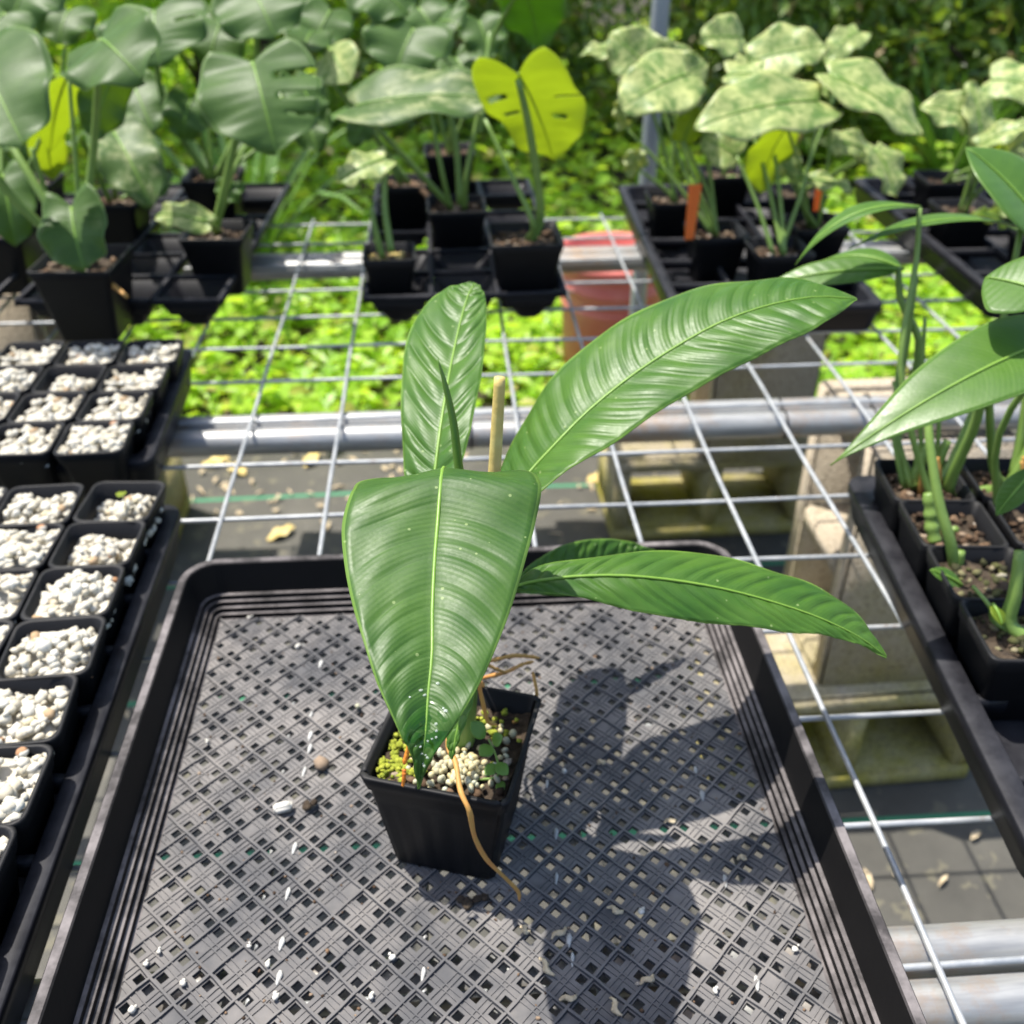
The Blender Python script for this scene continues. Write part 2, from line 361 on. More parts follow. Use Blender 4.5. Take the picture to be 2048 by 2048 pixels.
def leaf_bt(B, T, w, n0, kind='heart', bow=.06, fold=.12, nu=12, nv=20, pleat=.0004, nve=9, sweep=.12, lobe=.22, slits=(), curl=0., wav=0., lump=.03):
    B, T = Vector(B), Vector(T); ax = T - B; L = ax.length; t = ax / L; n0 = Vector(n0); n = (n0 - t * n0.dot(t)).normalized(); sd = t.cross(n)
    if kind != 'heart': lobe = 0
    V, F, U = [], [], []; ph = random.uniform(0, 6)
    for i in range(nv + 1):
        s = i / nv
        for j in range(nu + 1):
            u = -1 + 2 * j / nu; au = abs(u); hw = w / 2 * prof(kind, s)
            hw *= 1 + lump * (math.sin(9 * s + ph + (0 if u < 0 else 1.7)) + .6 * math.sin(17 * s + 2 * ph))
            a = s + sweep * au ** 1.5 * 4 * s * (1 - s) * .8 - lobe * (1 - s) ** 4 * au * (2 - au)
            a = min(a, 1)
            h = bow * L * (4 * a * (1 - a) if a > 0 else a * .5) - curl * L * a ** 3 + fold * hw * au * (1 - .6 * au) \
                + pleat * math.sin(2 * math.pi * nve * s) * math.sin(math.pi * au) + wav * au * au * math.sin(2 * math.pi * 2.3 * s + ph + (0 if u < 0 else 2))
            V.append(B + t * (a * L) + sd * (u * hw) + n * h); U.append((u, s))
    for i in range(nv):
        for j in range(nu):
            sm = (i + .5) / nv; um = -1 + 2 * (j + .5) / nu
            if any((um > 0) == (sg > 0) and s0 < sm < s1 and u0 < abs(um) < u1 for sg, s0, s1, u0, u1 in slits): continue
            a = i * (nu + 1) + j; F.append((a, a + 1, a + nu + 2, a + nu + 1))
    return V, F, U
def add_leaf(root, vfu, mat, th=.0005, rib=None, name='leaf'):
    o = wpart(name, vfu[:2], mat, root, uvs=vfu[2]); solid(o, th)
    if rib: wpart('midrib', tube(rib[0], rib[1], 6, rib[2]), 'midrib_green', root, o)
    return o
def rib_of(vfu, nu, nv, r, lift=.0006, step=2):
    V = vfu[0]; c = nu // 2
    pts = [Vector(V[i * (nu + 1) + c]) + Vector((0, -.3, 1)).normalized() * lift for i in range(0, nv, step)] + [Vector(V[nv * (nu + 1) + c])]
    return pts, [r, r * .8, r * .25], None
def scatter(P, D, N, L, W, fold=.25):
    """many small leaves in one mesh. P base points, D directions, N up-hints, L lengths, W widths"""
    D = D / np.linalg.norm(D, axis=1, keepdims=True); S = np.cross(D, N); S /= np.linalg.norm(S, axis=1, keepdims=True) + 1e-9; U = np.cross(S, D)
    L = L[:, None]; W = W[:, None]
    v = np.stack([P, P + D * L * .35 + S * W * .5 + U * W * fold, P + D * L * .75 + S * W * .38 + U * W * fold * .6, P + D * L - U * L * .12,
                  P + D * L * .75 - S * W * .38 + U * W * fold * .6, P + D * L * .35 - S * W * .5 + U * W * fold, P + D * L * .5], 1)
    k = np.arange(len(P))[:, None] * 7
    f = np.concatenate([k + np.array([[0, 1, 2, 6]]), k + np.array([[6, 2, 3, 3]]), k + np.array([[0, 6, 4, 5]]), k + np.array([[6, 3, 4, 4]])], 1).reshape(-1, 4)
    F = [tuple(q) if q[2] != q[3] else tuple(q[:3]) for q in f.tolist()]
    r = np.repeat(rng.random(len(P)), 4)
    return v.reshape(-1, 3).tolist(), F, r

# ================================================================ SETTING
GZ = -.61
g = mk('ground', [(-150, -150, GZ - .012), (150, -150, GZ - .012), (150, 150, GZ - .012), (-150, 150, GZ - .012)], [(0, 1, 2, 3)], 'earth'); tag(g, 'dark earth under the nursery bench and plants', 'ground', kind='structure')
nx, ny = 90, 60
V = [(-3 + 6 * i / nx, -1.2 + 3.22 * j / ny + (.02 * math.sin(i * .9) * (j == ny)), GZ + .0035 * math.sin(i * .33 + j * .21) * math.sin(j * .47)) for j in range(ny + 1) for i in range(nx + 1)]
F = [(j * (nx + 1) + i, j * (nx + 1) + i + 1, (j + 1) * (nx + 1) + i + 1, (j + 1) * (nx + 1) + i) for j in range(ny) for i in range(nx)]
tag(mk('weed_mat', V, F, 'weed_mat'), 'dusty black woven weed mat with green stripes under the bench', 'ground cloth', kind='structure')

def cover(n, xr, yr, hr, Lr, name, label, thr=None, edge=False):
    P = np.c_[rng.uniform(*xr, n), rng.uniform(*yr, n), np.zeros(n)]
    bump_ = .5 + .5 * np.sin(P[:, 0] * 5.3 + 1.3 * np.sin(P[:, 1] * 4)) * np.sin(P[:, 1] * 6.1 + P[:, 0])
    P[:, 2] = GZ + rng.uniform(hr[0], hr[1], n) * (.35 + .65 * bump_)
    if edge: P[:, 2] -= np.clip(1 - (P[:, 1] - yr[0]) / .25, 0, 1) * .05 * rng.random(n)
    az = rng.uniform(0, 6.283, n); up = rng.uniform(-.25, .55, n); D = np.c_[np.cos(az), np.sin(az), up]
    N = np.c_[rng.normal(0, .3, n), rng.normal(0, .3, n), np.ones(n)]; L = rng.uniform(*Lr, n)
    v, f, r = scatter(P, D, N, L, L * rng.uniform(.55, .8, n)); o = mk(name, v, f, 'cover_leaf', rnd=r, smooth=False)
    return tag(o, label, 'ground cover', kind='stuff')
cover(17000, (-2.2, 2.6), (2.04, 3.6), (.015, .17), (.018, .07), 'ground_cover', 'sunlit leafy ground cover growing behind the bench', edge=True)
cover(19000, (-3.4, 4.6), (3.55, 7.2), (.03, .26), (.045, .085), 'far_ground_cover', 'leafy ground cover in the shade before the shrubs')

n_ = 420
v_, f_, r_ = scatter(np.c_[rng.uniform(-1.4, 1.6, n_), np.where(rng.random(n_) < .6, rng.uniform(1.7, 2.05, n_), rng.uniform(.2, 2, n_)), np.full(n_, GZ + .006)], np.c_[rng.normal(0, 1, n_), rng.normal(0, 1, n_), rng.normal(0, .08, n_)], np.c_[rng.normal(0, .1, n_), rng.normal(0, .1, n_), np.ones(n_)], rng.uniform(.008, .04, n_), rng.uniform(.004, .014, n_))
tag(mk('leaf_litter', v_, f_, 'dry_bract', rnd=r_, smooth=False), 'dry straw coloured leaf litter strewn on the weed mat', 'leaf litter', kind='stuff')
# ---------------------------------------------------------------- trees and shrubs behind the bench
def blades(n, base, spread, Lr, Wr, rise=(.5, 1.2), k=6):
    """arching strap leaves from one crown"""
    V, F = [], []
    for _ in range(n):
        az = random.uniform(0, 6.283); L = random.uniform(*Lr); w = random.uniform(*Wr); el = random.uniform(*rise); d = Vector((math.cos(az), math.sin(az), 0)); s = Vector((-d.y, d.x, 0))
        p0 = Vector(base) + d * random.uniform(0, spread) + Vector((0, 0, random.uniform(0, spread * .8))); o = len(V); bend = random.uniform(.5, 1.2)
        for i in range(k + 1):
            t = i / k; p = p0 + d * (L * t * math.cos(el)) + Vector((0, 0, L * (t * math.sin(el) - bend * .5 * t * t))); ww = w * (1 - t) ** .6 * (.5 + t) ** .3
            V += [p - s * ww + Vector((0, 0, ww * .4)), p, p + s * ww + Vector((0, 0, ww * .4))]
        for i in range(k):
            a = o + i * 3; F += [(a, a + 1, a + 4, a + 3), (a + 1, a + 2, a + 5, a + 4)]
    return V, F
def shrub(x, y, h, rx, ry, n, Lr, label, mat='shrub_leaf', cat='shrub', name='shrub', zlo=.0, trunk=.02, group='shrubs beyond the bench', clumps=26):
    root = thing(name, label, cat, (x, y, GZ), 0, group)
    C = rng.normal(0, 1, (clumps, 3)); C /= np.linalg.norm(C, axis=1, keepdims=True); C *= rng.uniform(.45, 1, (clumps, 1)); C[:, 2] = np.abs(C[:, 2]) * 1.0
    C = C * np.array([rx, ry, h * .5]); C[:, 2] = zlo + (C[:, 2] + h * rng.uniform(0, .45, clumps)) ; C[:, 2] = np.minimum(C[:, 2], h)
    ci = rng.integers(0, clumps, n); off = rng.normal(0, 1, (n, 3)); off /= np.linalg.norm(off, axis=1, keepdims=True)
    rad = rng.uniform(.15, 1, (n, 1)) ** .5 * (min(rx, ry) * .36)
    P = C[ci] + off * rad; P[:, 2] = np.maximum(P[:, 2], .04)
    D = off + rng.normal(0, .5, (n, 3)); D[:, 2] -= .25; N = off * .6 + np.array([0, 0, 1.]) + rng.normal(0, .3, (n, 3)); L = rng.uniform(*Lr, n)
    v, f, r = scatter(P, D, N, L, L * rng.uniform(.3, .5, n)); mk('crown', v, f, mat, root, False, rnd=r)
    for k in range(5 if trunk < .05 else 1):
        c = C[rng.integers(clumps)] if trunk < .05 else np.array([.1, .05, zlo + (h - zlo) * .6]); e = Vector(c.tolist())
        mk('trunk' if trunk >= .05 else 'stem', *tube([(0, 0, -.02), (e.x * .25, e.y * .25, e.z * .5), e], [trunk, trunk * .8, trunk * .4], 8, 8), 'trunk_bark', root)
    if trunk >= .05:
        for k in range(7):
            c = Vector(C[rng.integers(clumps)].tolist()); mk('limb', *tube([(.05, .02, zlo * .85), (c.x * .5, c.y * .5, (zlo + c.z) * .5), c], [trunk * .5, trunk * .3, trunk * .1], 6, 6), 'trunk_bark', root)
    return root
SH = [(-2.3, 4.6, 1.5, .8, .6, 2600, (.07, .13), 'broad leaved dark green shrub far behind the big split-leaf plants'),
      (-1.15, 5.3, 1.6, .9, .6, 4200, (.05, .1), 'dense small leaved shrub behind the upright strap leaved plant'),
      (.1, 5.0, 1.45, .8, .6, 2600, (.06, .11), 'bushy shrub in shade behind the yellow backlit leaf'),
      (.95, 5.6, 1.7, .9, .7, 2800, (.05, .09), 'shaded fine leaved shrub behind the steel post'),
      (2.0, 5.2, 1.5, .85, .6, 2600, (.06, .11), 'dark shrub behind the cream variegated plants'),
      (1.45, 4.35, 1.1, .7, .5, 2600, (.05, .09), 'low dark shrub behind the celled trays'),
      (2.45, 4.25, 1.2, .75, .5, 2800, (.05, .1), 'low dark shrub before the tree trunk'),
      (3.2, 4.9, 1.6, .9, .6, 2600, (.06, .12), 'dark shrub beside the tree trunk'),
      (-.5, 7.2, 2.2, 1.6, .8, 5600, (.08, .14), 'tall shrub closing the gap behind the bushes'),
      (2.6, 7.4, 2.3, 1.7, .8, 5600, (.08, .14), 'tall shrub closing the gap behind the tree trunk'),
      (-3.2, 6.8, 2.3, 1.6, .8, 5600, (.08, .14), 'tall shrub closing the gap behind the big split-leaf plants')]
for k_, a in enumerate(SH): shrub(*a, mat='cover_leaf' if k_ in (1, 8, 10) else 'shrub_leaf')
TR = [(-2.9, 4.9, 4.4, 1.7, 1.4, 3800, (.09, .16), 'leafy tree shading the left of the shrubs'),
      (-.75, 5.1, 4.6, 1.9, 1.4, 3800, (.09, .16), 'leafy tree rising from the middle of the shrubs'),
      (2.35, 5.2, 4.5, 1.9, 1.5, 8600, (.09, .16), 'leafy tree with a dark trunk beside the shrubs')]
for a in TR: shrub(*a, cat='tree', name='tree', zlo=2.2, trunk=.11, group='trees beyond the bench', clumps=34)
for k, (x, y, n, lr, lab) in enumerate([(-.62, 3.0, 34, (.7, 1.15), 'tall strap leaved lily between the split-leaf plants'), (1.9, 3.7, 60, (.5, .9), 'dark strap leaved plant behind the variegated pots'), (2.6, 3.9, 60, (.5, .95), 'strap leaved plant before the tree trunk'), (1.25, 4.1, 46, (.4, .8), 'strap leaved plant behind the steel post')]):
    t_ = thing('strap_plant', lab, 'plant', (x, y, GZ), 0, 'strap leaved plants on the ground')
    mk('foliage', *blades(n, (0, 0, 0), .06, lr, (.014, .026), (.9, 1.45)), 'spear_green', t_)
# steel post
pp = thing('steel_post', 'grey round steel post standing behind the variegated pots', 'post', (.392, 1.95, GZ))
mk('shaft', *tube([(0, 0, 0), (.002, 0, 1), (.008, .0, 2.4)], .0165, 14, 10), 'post_steel', pp)
mk('cap', *tube([(.008, 0, 2.4), (.008, 0, 2.425)], .019, 14), 'post_steel', pp)

# ================================================================ BENCH
S_, X0, Y0 = .1016, .2756, .9385
xs = [X0 + S_ * k for k in range(-13, 13)]; ys = [Y0 + S_ * k for k in range(-9, 9)]
panel = thing('wire_panel', 'welded galvanised wire mesh panel forming the bench top', 'wire panel', (0, 0, 0))
def wirev(L, along):
    P = []
    for i in range(19):
        t = -.5 + i / 18; a = .0006 * math.sin(i * 1.9) ; b = .0008 * math.sin(i * 1.17 + 1)
        P.append((t * L, a, b) if along == 'x' else (a, t * L, b))
    return tube(P, .0023, 8, 55)
x0_, x1_ = xs[0] - .02, xs[-1] + .02; y0_, y1_ = ys[0] - .02, ys[-1] + .015
wx = mk('wire', *wirev(x1_ - x0_, 'x'), 'wire_zinc', panel); wy = mk('wire', *wirev(y1_ - y0_, 'y'), 'wire_zinc', panel)
for k, y in enumerate(ys):
    o = wx if k == 0 else wx.copy()
    if k: COL.objects.link(o)
    o.location = ((x0_ + x1_) / 2, y + random.uniform(-.0008, .0008), -.0066); o.rotation_euler = (random.uniform(0, 6), 0, random.uniform(-.0012, .0012))
for k, x in enumerate(xs):
    o = wy if k == 0 else wy.copy()
    if k: COL.objects.link(o)
    o.location = (x + random.uniform(-.0008, .0008), (y0_ + y1_) / 2, -.0023); o.rotation_euler = (0, 0, random.uniform(-.0012, .0012))
PR = .0155
def pipe(y, label, ties=()):
    t = thing('pipe', label, 'pipe', (0, y, -.0092 - PR), 0, None)
    mk('tube', *tube([(-1.2, 0, 0), (1.75, 0, 0)], PR, 20, 40), 'pipe_zinc', t)
    for x in ties:
        mk('cable_tie', *tube([(.0 + x, (PR + .0012) * math.cos(a), (PR + .0012) * math.sin(a)) for a in [i * math.pi / 12 for i in range(25)]], .0014, 6), 'cable_tie', t)
    return t
yn, ym, yf = .331, 1.040, 1.6
pipe(yn + PR + .002, 'rust stained galvanised pipe under the near edge of the bench, farther of its pair')
pipe(yn - PR - .002, 'galvanised pipe under the near edge of the bench, foremost of its pair')
pipe(ym + PR + .001, 'galvanised pipe under the middle of the bench, rear of its pair', (.395, .505))
pipe(ym - PR - .001, 'galvanised pipe under the middle of the bench, front of its pair, bound with black ties', (.02, .392, .500))
pipe(yf + PR + .001, 'galvanised pipe under the far edge of the bench, rear of its pair')
pipe(yf - PR - .001, 'galvanised pipe under the far edge of the bench, front of its pair')

def block(loc, rot, label):
    """hollow concrete block 0.39 long (x), 0.19 deep (y, the way the cores run), 0.19 high (z)"""
    b = bmesh.new(); L, Hh, Dp = .39, .19, .19
    def slab(c, s):
        v, f = box(c, s); vs = [b.verts.new(q) for q in v]; [b.faces.new([vs[i] for i in q]) for q in f]
    th = .032
    slab((0, 0, Hh / 2 - th / 2), (L, Dp, th)); slab((0, 0, -Hh / 2 + th / 2), (L, Dp, th))
    for x in (-L / 2 + th / 2, 0, L / 2 - th / 2): slab((x, 0, 0), (th, Dp - .0012, Hh - 2 * th + .002))
    bmesh.ops.bevel(b, geom=b.edges[:], offset=.004, segments=2, affect='EDGES')
    me = bpy.data.meshes.new('concrete_block'); b.to_mesh(me); b.free(); me.materials.append(M['concrete'])
    me.polygons.foreach_set('use_smooth', [True] * len(me.polygons))
    o = bpy.data.objects.new('concrete_block', me); COL.objects.link(o); o.location = loc; o.rotation_euler = rot
    return tag(o, label, 'block', 'concrete blocks carrying the bench')
zt = -.0092 - 2 * PR
block((.545, 1.055, GZ + .097), (0, 0, R(2)), 'mossy hollow concrete block lying on the mat right of the mesh tray')
block((.583, 1.078, zt - .196), (R(0), R(90), R(91)), 'hollow concrete block on end holding up the middle pipes')
block((.497, 1.70, GZ + .097), (0, 0, R(1)), 'mossy hollow concrete block lying on the mat under the far pipes')
block((.57, 1.69, zt - .196), (0, R(90), R(88)), 'hollow concrete block on end holding up the far pipes')
block((-.75, 1.70, GZ + .097), (0, 0, R(1)), 'concrete block lying on the mat under the left of the far pipes')
block((-.75, 1.62, zt - .196), (0, R(90), R(92)), 'concrete block on end at the left of the far pipes')

# red bucket
bk = thing('red_bucket', 'faded red ribbed plastic bucket standing behind the bench', 'bucket', (.385, 2.2, GZ))
prof_ = [(.10, 0), (.104, .02), (.118, .26), (.124, .262), (.125, .28), (.122, .285), (.126, .31), (.132, .312), (.133, .33), (.129, .335), (.132, .362), (.14, .365), (.141, .385), (.134, .388), (.128, .38), (.112, .06)]
mk('body', *loft([[Vector((r * math.cos(2 * math.pi * i / 32), r * math.sin(2 * math.pi * i / 32), z)) for i in range(32)] for r, z in prof_], True, True), 'red_plastic', bk)
mk('handle', *tube([(.142 * math.cos(a), .142 * math.sin(a) * .35 - .11, .36 - .06 * math.sin(a)) for a in [math.pi * i / 12 for i in range(13)]], .003, 6), 'wire_zinc', bk)

# ================================================================ MESH TRAY
TC = Vector((.0005, .4605, 0)); H0 = .2295
tray = thing('mesh_tray', 'large square black tray with open mesh floor under the potted plant', 'tray', TC)
pr = [(.004, .001), (.0, .0515), (.0008, .0525), (.0062, .0525), (.0072, .0515), (.0132, .0255)]
o_, z_ = .0132, .0255
for k in range(4): pr += [(o_ + .0027, z_ - .0004), (o_ + .0030, z_ - .0010), (o_ + .0031, z_ - .0044)]; o_ += .0031; z_ -= .0044
pr += [(o_ + .0022, .0078), (o_ + .0022, .0045)]
mk('wall', *loft([rr_ring(H0 - a, H0 - a, max(.004, .03 - a), z, 7) for a, z in pr]), 'tray_plastic', tray, smooth=False)
hf = H0 - o_ - .0018
def mesh_floor():
    P_, h, hs = .024, .0047, .0028
    b = bmesh.new(); zt_, zb_ = .0078, .0050; W = hf * 1.45; n = int(W / P_) + 1
    bp = []
    for i in range(-n, n + 1):
        c = i * P_; bp += [c - h - hs, c - h + hs, c + h - hs, c + h + hs]
    grid = {}
    def vt(x, y, z):
        k = (round(x, 5), round(y, 5), z)
        if k not in grid:
            q = .7071067; grid[k] = b.verts.new(((x - y) * q, (x + y) * q, z))
        return grid[k]
    rr = random.Random(5); solidset = set()
    N = len(bp); hub = lambda x, y: abs((x - y) * .7071) < .016 and abs((x + y) * .7071) < .016
    for i in range(N - 1):
        for j in range(N - 1):
            x0, x1, y0, y1 = bp[i], bp[i + 1], bp[j], bp[j + 1]; cx, cy = (x0 + x1) / 2, (y0 + y1) / 2
            ux, uy = (cx - cy) * .7071, (cx + cy) * .7071
            if max(abs(ux), abs(uy)) > hf + .012: continue
            hole = (i % 4 in (0, 2)) and (j % 4 in (0, 2)) and max(abs(ux), abs(uy)) < hf - .004
            if hole and (rr.random() < .05 or hub(cx, cy)): hole = False
            if not hole:
                b.faces.new([vt(x0, y0, zt_), vt(x1, y0, zt_), vt(x1, y1, zt_), vt(x0, y1, zt_)]); b.faces.new([vt(x0, y0, zb_), vt(x0, y1, zb_), vt(x1, y1, zb_), vt(x1, y0, zb_)])
            else:
                for (a, c) in (((x0, y0), (x1, y0)), ((x1, y0), (x1, y1)), ((x1, y1), (x0, y1)), ((x0, y1), (x0, y0))):
                    b.faces.new([vt(*a, zt_), vt(*a, zb_), vt(*c, zb_), vt(*c, zt_)])
                # small raised collar round the hole
                m = .0006
    # ribs
    def rib(c, horiz, w, hgt):
        q = .7071067; e = W; prev = None; steps = 60
        for k in range(steps + 1):
            t = -e + 2 * e * k / steps; jit = .00025 * math.sin(k * 2.1 + c * 900) ; hh = hgt * (1 + .25 * math.sin(k * 1.3 + c * 500))
            row = []
            for dx, z in ((-w, zt_ - .0003), (-w * .6, zt_ + hh), (w * .6, zt_ + hh), (w, zt_ - .0003)):
                x, y = (t, c + dx + jit) if horiz else (c + dx + jit, t)
                row.append(b.verts.new(((x - y) * q, (x + y) * q, z)))
            if prev:
                for a in range(3): b.faces.new([prev[a], prev[a + 1], row[a + 1], row[a]])
            prev = row
    for i in range(-n, n + 1):
        for hz in (True, False):
            rib(i * P_, hz, .0012, .0017)
            rib((i + .5) * P_ - .0017, hz, .0006, .0007); rib((i + .5) * P_ + .0017, hz, .0006, .0007)
    for ax in ((1, 0, 0), (-1, 0, 0), (0, 1, 0), (0, -1, 0)):
        bmesh.ops.bisect_plane(b, geom=b.verts[:] + b.edges[:] + b.faces[:], plane_co=Vector(ax) * hf, plane_no=Vector(ax), clear_outer=True)
    me = bpy.data.meshes.new('floor'); bmesh.ops.recalc_face_normals(b, faces=b.faces[:]); b.to_mesh(me); b.free(); me.materials.append(M['floor_plastic'])
    o = bpy.data.objects.new('floor', me); COL.objects.link(o); o.parent = tray
mesh_floor()
# small white teardrop shapes in broken lines along the floor
dr = []
for cx_, y0d, y1d in ((-.113, .0, .19), (.056, -.14, .10), (.16, -.16, .06), (-.03, -.19, -.09)):
    y = -.19
    while y < .19:
        if y0d - .2 < y < y1d and random.random() < .5:
            q_ = random.uniform(.55, 1.05); p = Vector((cx_ + random.uniform(-.002, .002), y, .0088)); dr.append(tube([p + Vector((0, .0028, 0)), p, p + Vector((-.0008, -.0042, -.0002)), p + Vector((-.001, -.0062, -.0003))], [.0009 * q_, .0021 * q_, .0013 * q_, .0003], 7, 7, .6))
        y += random.choice((.0125, .0215, .0215))
cr_ = np.c_[rng.uniform(-hf, hf, 420), rng.uniform(-hf, hf, 420), np.full(420, .0084)]
mk('soil_crumbs', *stones(cr_, rng.uniform(.0004, .0013, 420) * np.where(rng.random(420) < .08, 1.6, 1), 1, .3, .8), 'bark', tray)['kind'] = 'stuff'
mk('white_teardrops', *join(*dr), 'teardrop_white', tray)['kind'] = 'stuff'

# ================================================================ POTS AND CARRIER TRAYS
def pot_shell(a, b, h, r=.008, t=.0016, lip=.004):
    """square pot: a top width, b base width, h height; open top with a lip and moulded rim"""
    ha, hb = a / 2, b / 2; k = lambda z: hb + (ha - hb) * z / h
    return loft([rr_ring(hb - .004, hb - .004, r * .6, .0, 4), rr_ring(hb, hb, r, .002, 4), rr_ring(k(h - .014), k(h - .014), r, h - .014, 4), rr_ring(k(h - .013) + .0012, k(h - .013) + .0012, r, h - .0125, 4), rr_ring(ha + .0014, ha + .0014, r, h - .001, 4), rr_ring(ha + .0006, ha + .0006, r, h, 4),
                 rr_ring(ha - t, ha - t, r, h - .0004, 4), rr_ring(k(h * .55) - t, k(h * .55) - t, r, h * .55, 4)], True, False)
def fill_disc(w, z, r=.006, amp=.004, n=14):
    V, F = [], []
    for j in range(n + 1):
        for i in range(n + 1):
            u, v = -1 + 2 * i / n, -1 + 2 * j / n; V.append((u * w, v * w, z + amp * (random.random() - .5) + amp * .8 * math.sin(4 * u + 3 * v)))
    return V, [(j * (n + 1) + i, j * (n + 1) + i + 1, (j + 1) * (n + 1) + i + 1, (j + 1) * (n + 1) + i) for j in range(n) for i in range(n)]
def gravel_pot(seed, fillz, brown=2):
    global rng
    rng = np.random.default_rng(seed); random.seed(seed)
    t = thing('gravel_pot', 'small square black pot of white pumice', 'pot', (0, 0, 0))
    mk('pot', *pot_shell(.0632, .046, .062, .009), 'pot_plastic', t)
    n = 135; w = .028; P = np.c_[rng.uniform(-w, w, n), rng.uniform(-w, w, n), np.zeros(n)]; sz = rng.uniform(.0024, .0058, n)
    P[:, 2] = fillz + .007 * (1 - (P[:, 0] / .03) ** 2) * (1 - (P[:, 1] / .03) ** 2) + rng.uniform(-.003, .002, n) + .004 * np.sin(P[:, 0] * 120 + seed)
    lim = .0302 - sz * .6; P[:, 0] = np.clip(P[:, 0], -lim, lim); P[:, 1] = np.clip(P[:, 1], -lim, lim)
    base = fill_disc(.028, fillz - .003)
    mk('gravel', *join(base, stones(P, sz, 1, .24, .8)), 'pumice', t)['kind'] = 'stuff'
    m = 1; q = P[rng.integers(0, n, m)] + np.array([0, 0, .002]); mk('bark_chip', *stones(q, rng.uniform(.003, .0045, m), 1, .2, .6), 'pumice_brown', t)
    return t
GP = [gravel_pot(11, .050), gravel_pot(12, .055), gravel_pot(13, .044), gravel_pot(14, .053)]
used = [False] * 4
def put_gravel(x, y, z, rz, label, group):
    k = random.randrange(4)
    if not used[k]:
        used[k] = True; o = GP[k]; o.location = (x, y, z); o.rotation_euler = (0, 0, rz); o['label'] = label; o['group'] = group; return o
    return dup(GP[k], (x, y, z), rz + random.choice((0, math.pi / 2, math.pi, -math.pi / 2)), label, group)
def carrier(name, label, loc, rz, hx, hy, h=.04, nweb=8, webs=True, grid=None, floor=True, lip=.012):
    t = thing(name, label, 'tray', loc, rz)
    rings = [(.006, .001), (.001, h - .012), (-.001, h - .010), (-.001, h - .001), (0, h), (lip, h), (lip + .001, h - .001), (lip + .007, .006)]
    mk('wall', *loft([rr_ring(hx - a, hy - a, .018, z, 5) for a, z in rings], False, floor), 'carrier_plastic', t)
    if webs:
        for k in range(nweb):
            y = -hy + (k + .5) * 2 * hy / nweb + hy / nweb
            if y > hy - .02: continue
            for sx in (1, -1): mk('web', *box((sx * (hx - .024), y, h - .012), (.034, .007, .012)), 'carrier_plastic', t)
    if grid:
        gx, gy = grid
        for i in range(1, gx): mk('rib', *box((-hx + 2 * hx * i / gx, 0, h - .009), (.006, 2 * hy - .02, .014)), 'carrier_plastic', t)
        for j in range(1, gy): mk('rib', *box((0, -hy + 2 * hy * j / gy, h - .0093), (2 * hx - .02, .006, .013)), 'carrier_plastic', t)
    return t
# near-left carrier with pumice pots
carrier('pot_carrier', 'black carrier tray of pumice pots beside the mesh tray', (-.252 - .135, .535, 0), R(.6), .135, .257, .042, 8)
for r in range(8):
    for c in range(3):
        x, y = -.297 - .0685 * c, .758 - .0638 * r
        if y < .3 or (c == 2 and y < .62) or (c == 1 and y < .5): continue
        lab, gr = ('small square black pot of white pumice in the carrier beside the mesh tray', 'pumice pots beside the mesh tray')
        o = put_gravel(x + random.uniform(-.002, .002), y + random.uniform(-.0015, .0015), .008, R(random.uniform(-4, 4)), lab, gr)
        if r == 0 and c == 0:
            o['label'] = 'pumice pot with one round green sprout in the corner of its carrier'
            sp = thing('sprout', 'tiny round green sprout rising from a pumice pot', 'sprout', (x + .006, y - .004, .064))
            mk('stalk', *tube([(0, 0, 0), (.001, 0, .008), (0, 0, .015)], .0007, 6), 'dry_bract', sp)
            v = leaf_bt((-.0005, .003, .0155), (0, -.007, .0165), .010, (0, -.5, 1), 'heart', nu=8, nv=8, lobe=.1, pleat=0); mk('leaf', v[0], v[1], 'young_leaf', sp, uvs=v[2])
carrier('pot_carrier', 'black carrier tray of pumice pots just beyond its twin, under the big leaves', (-.306 - .135, 1.0, 0), R(2.4), .135, .135, .042, 4)
for r in range(4):
    for c in range(3):
        x, y = -.342 - .0685 * c - .003 * (3 - r) + .001, .876 + .0655 * r + .002 * c
        put_gravel(x, y, .008, R(2.4 + random.uniform(-3, 3)), 'small square black pot of white pumice in the carrier under the big leaves', 'pumice pots under the big leaves')
# right carrier and its pots are filled with climbers below
carrier('pot_carrier', 'black carrier tray of climber pots right of the mesh tray', (.363 + .135 , .575, 0), R(-4.8), .135, .225, .036, 6, lip=.016)
# far right flat trays
carrier('flat_tray', 'black celled tray of variegated plants left of its neighbour', (.305 + .14, 1.51, 0), R(-1.5), .142, .285, .04, webs=False, grid=(3, 6))
carrier('flat_tray', 'black celled tray of variegated plants at the right end of the bench', (.745 + .14, 1.53, 0), R(-.5), .142, .285, .04, webs=False, grid=(3, 6))
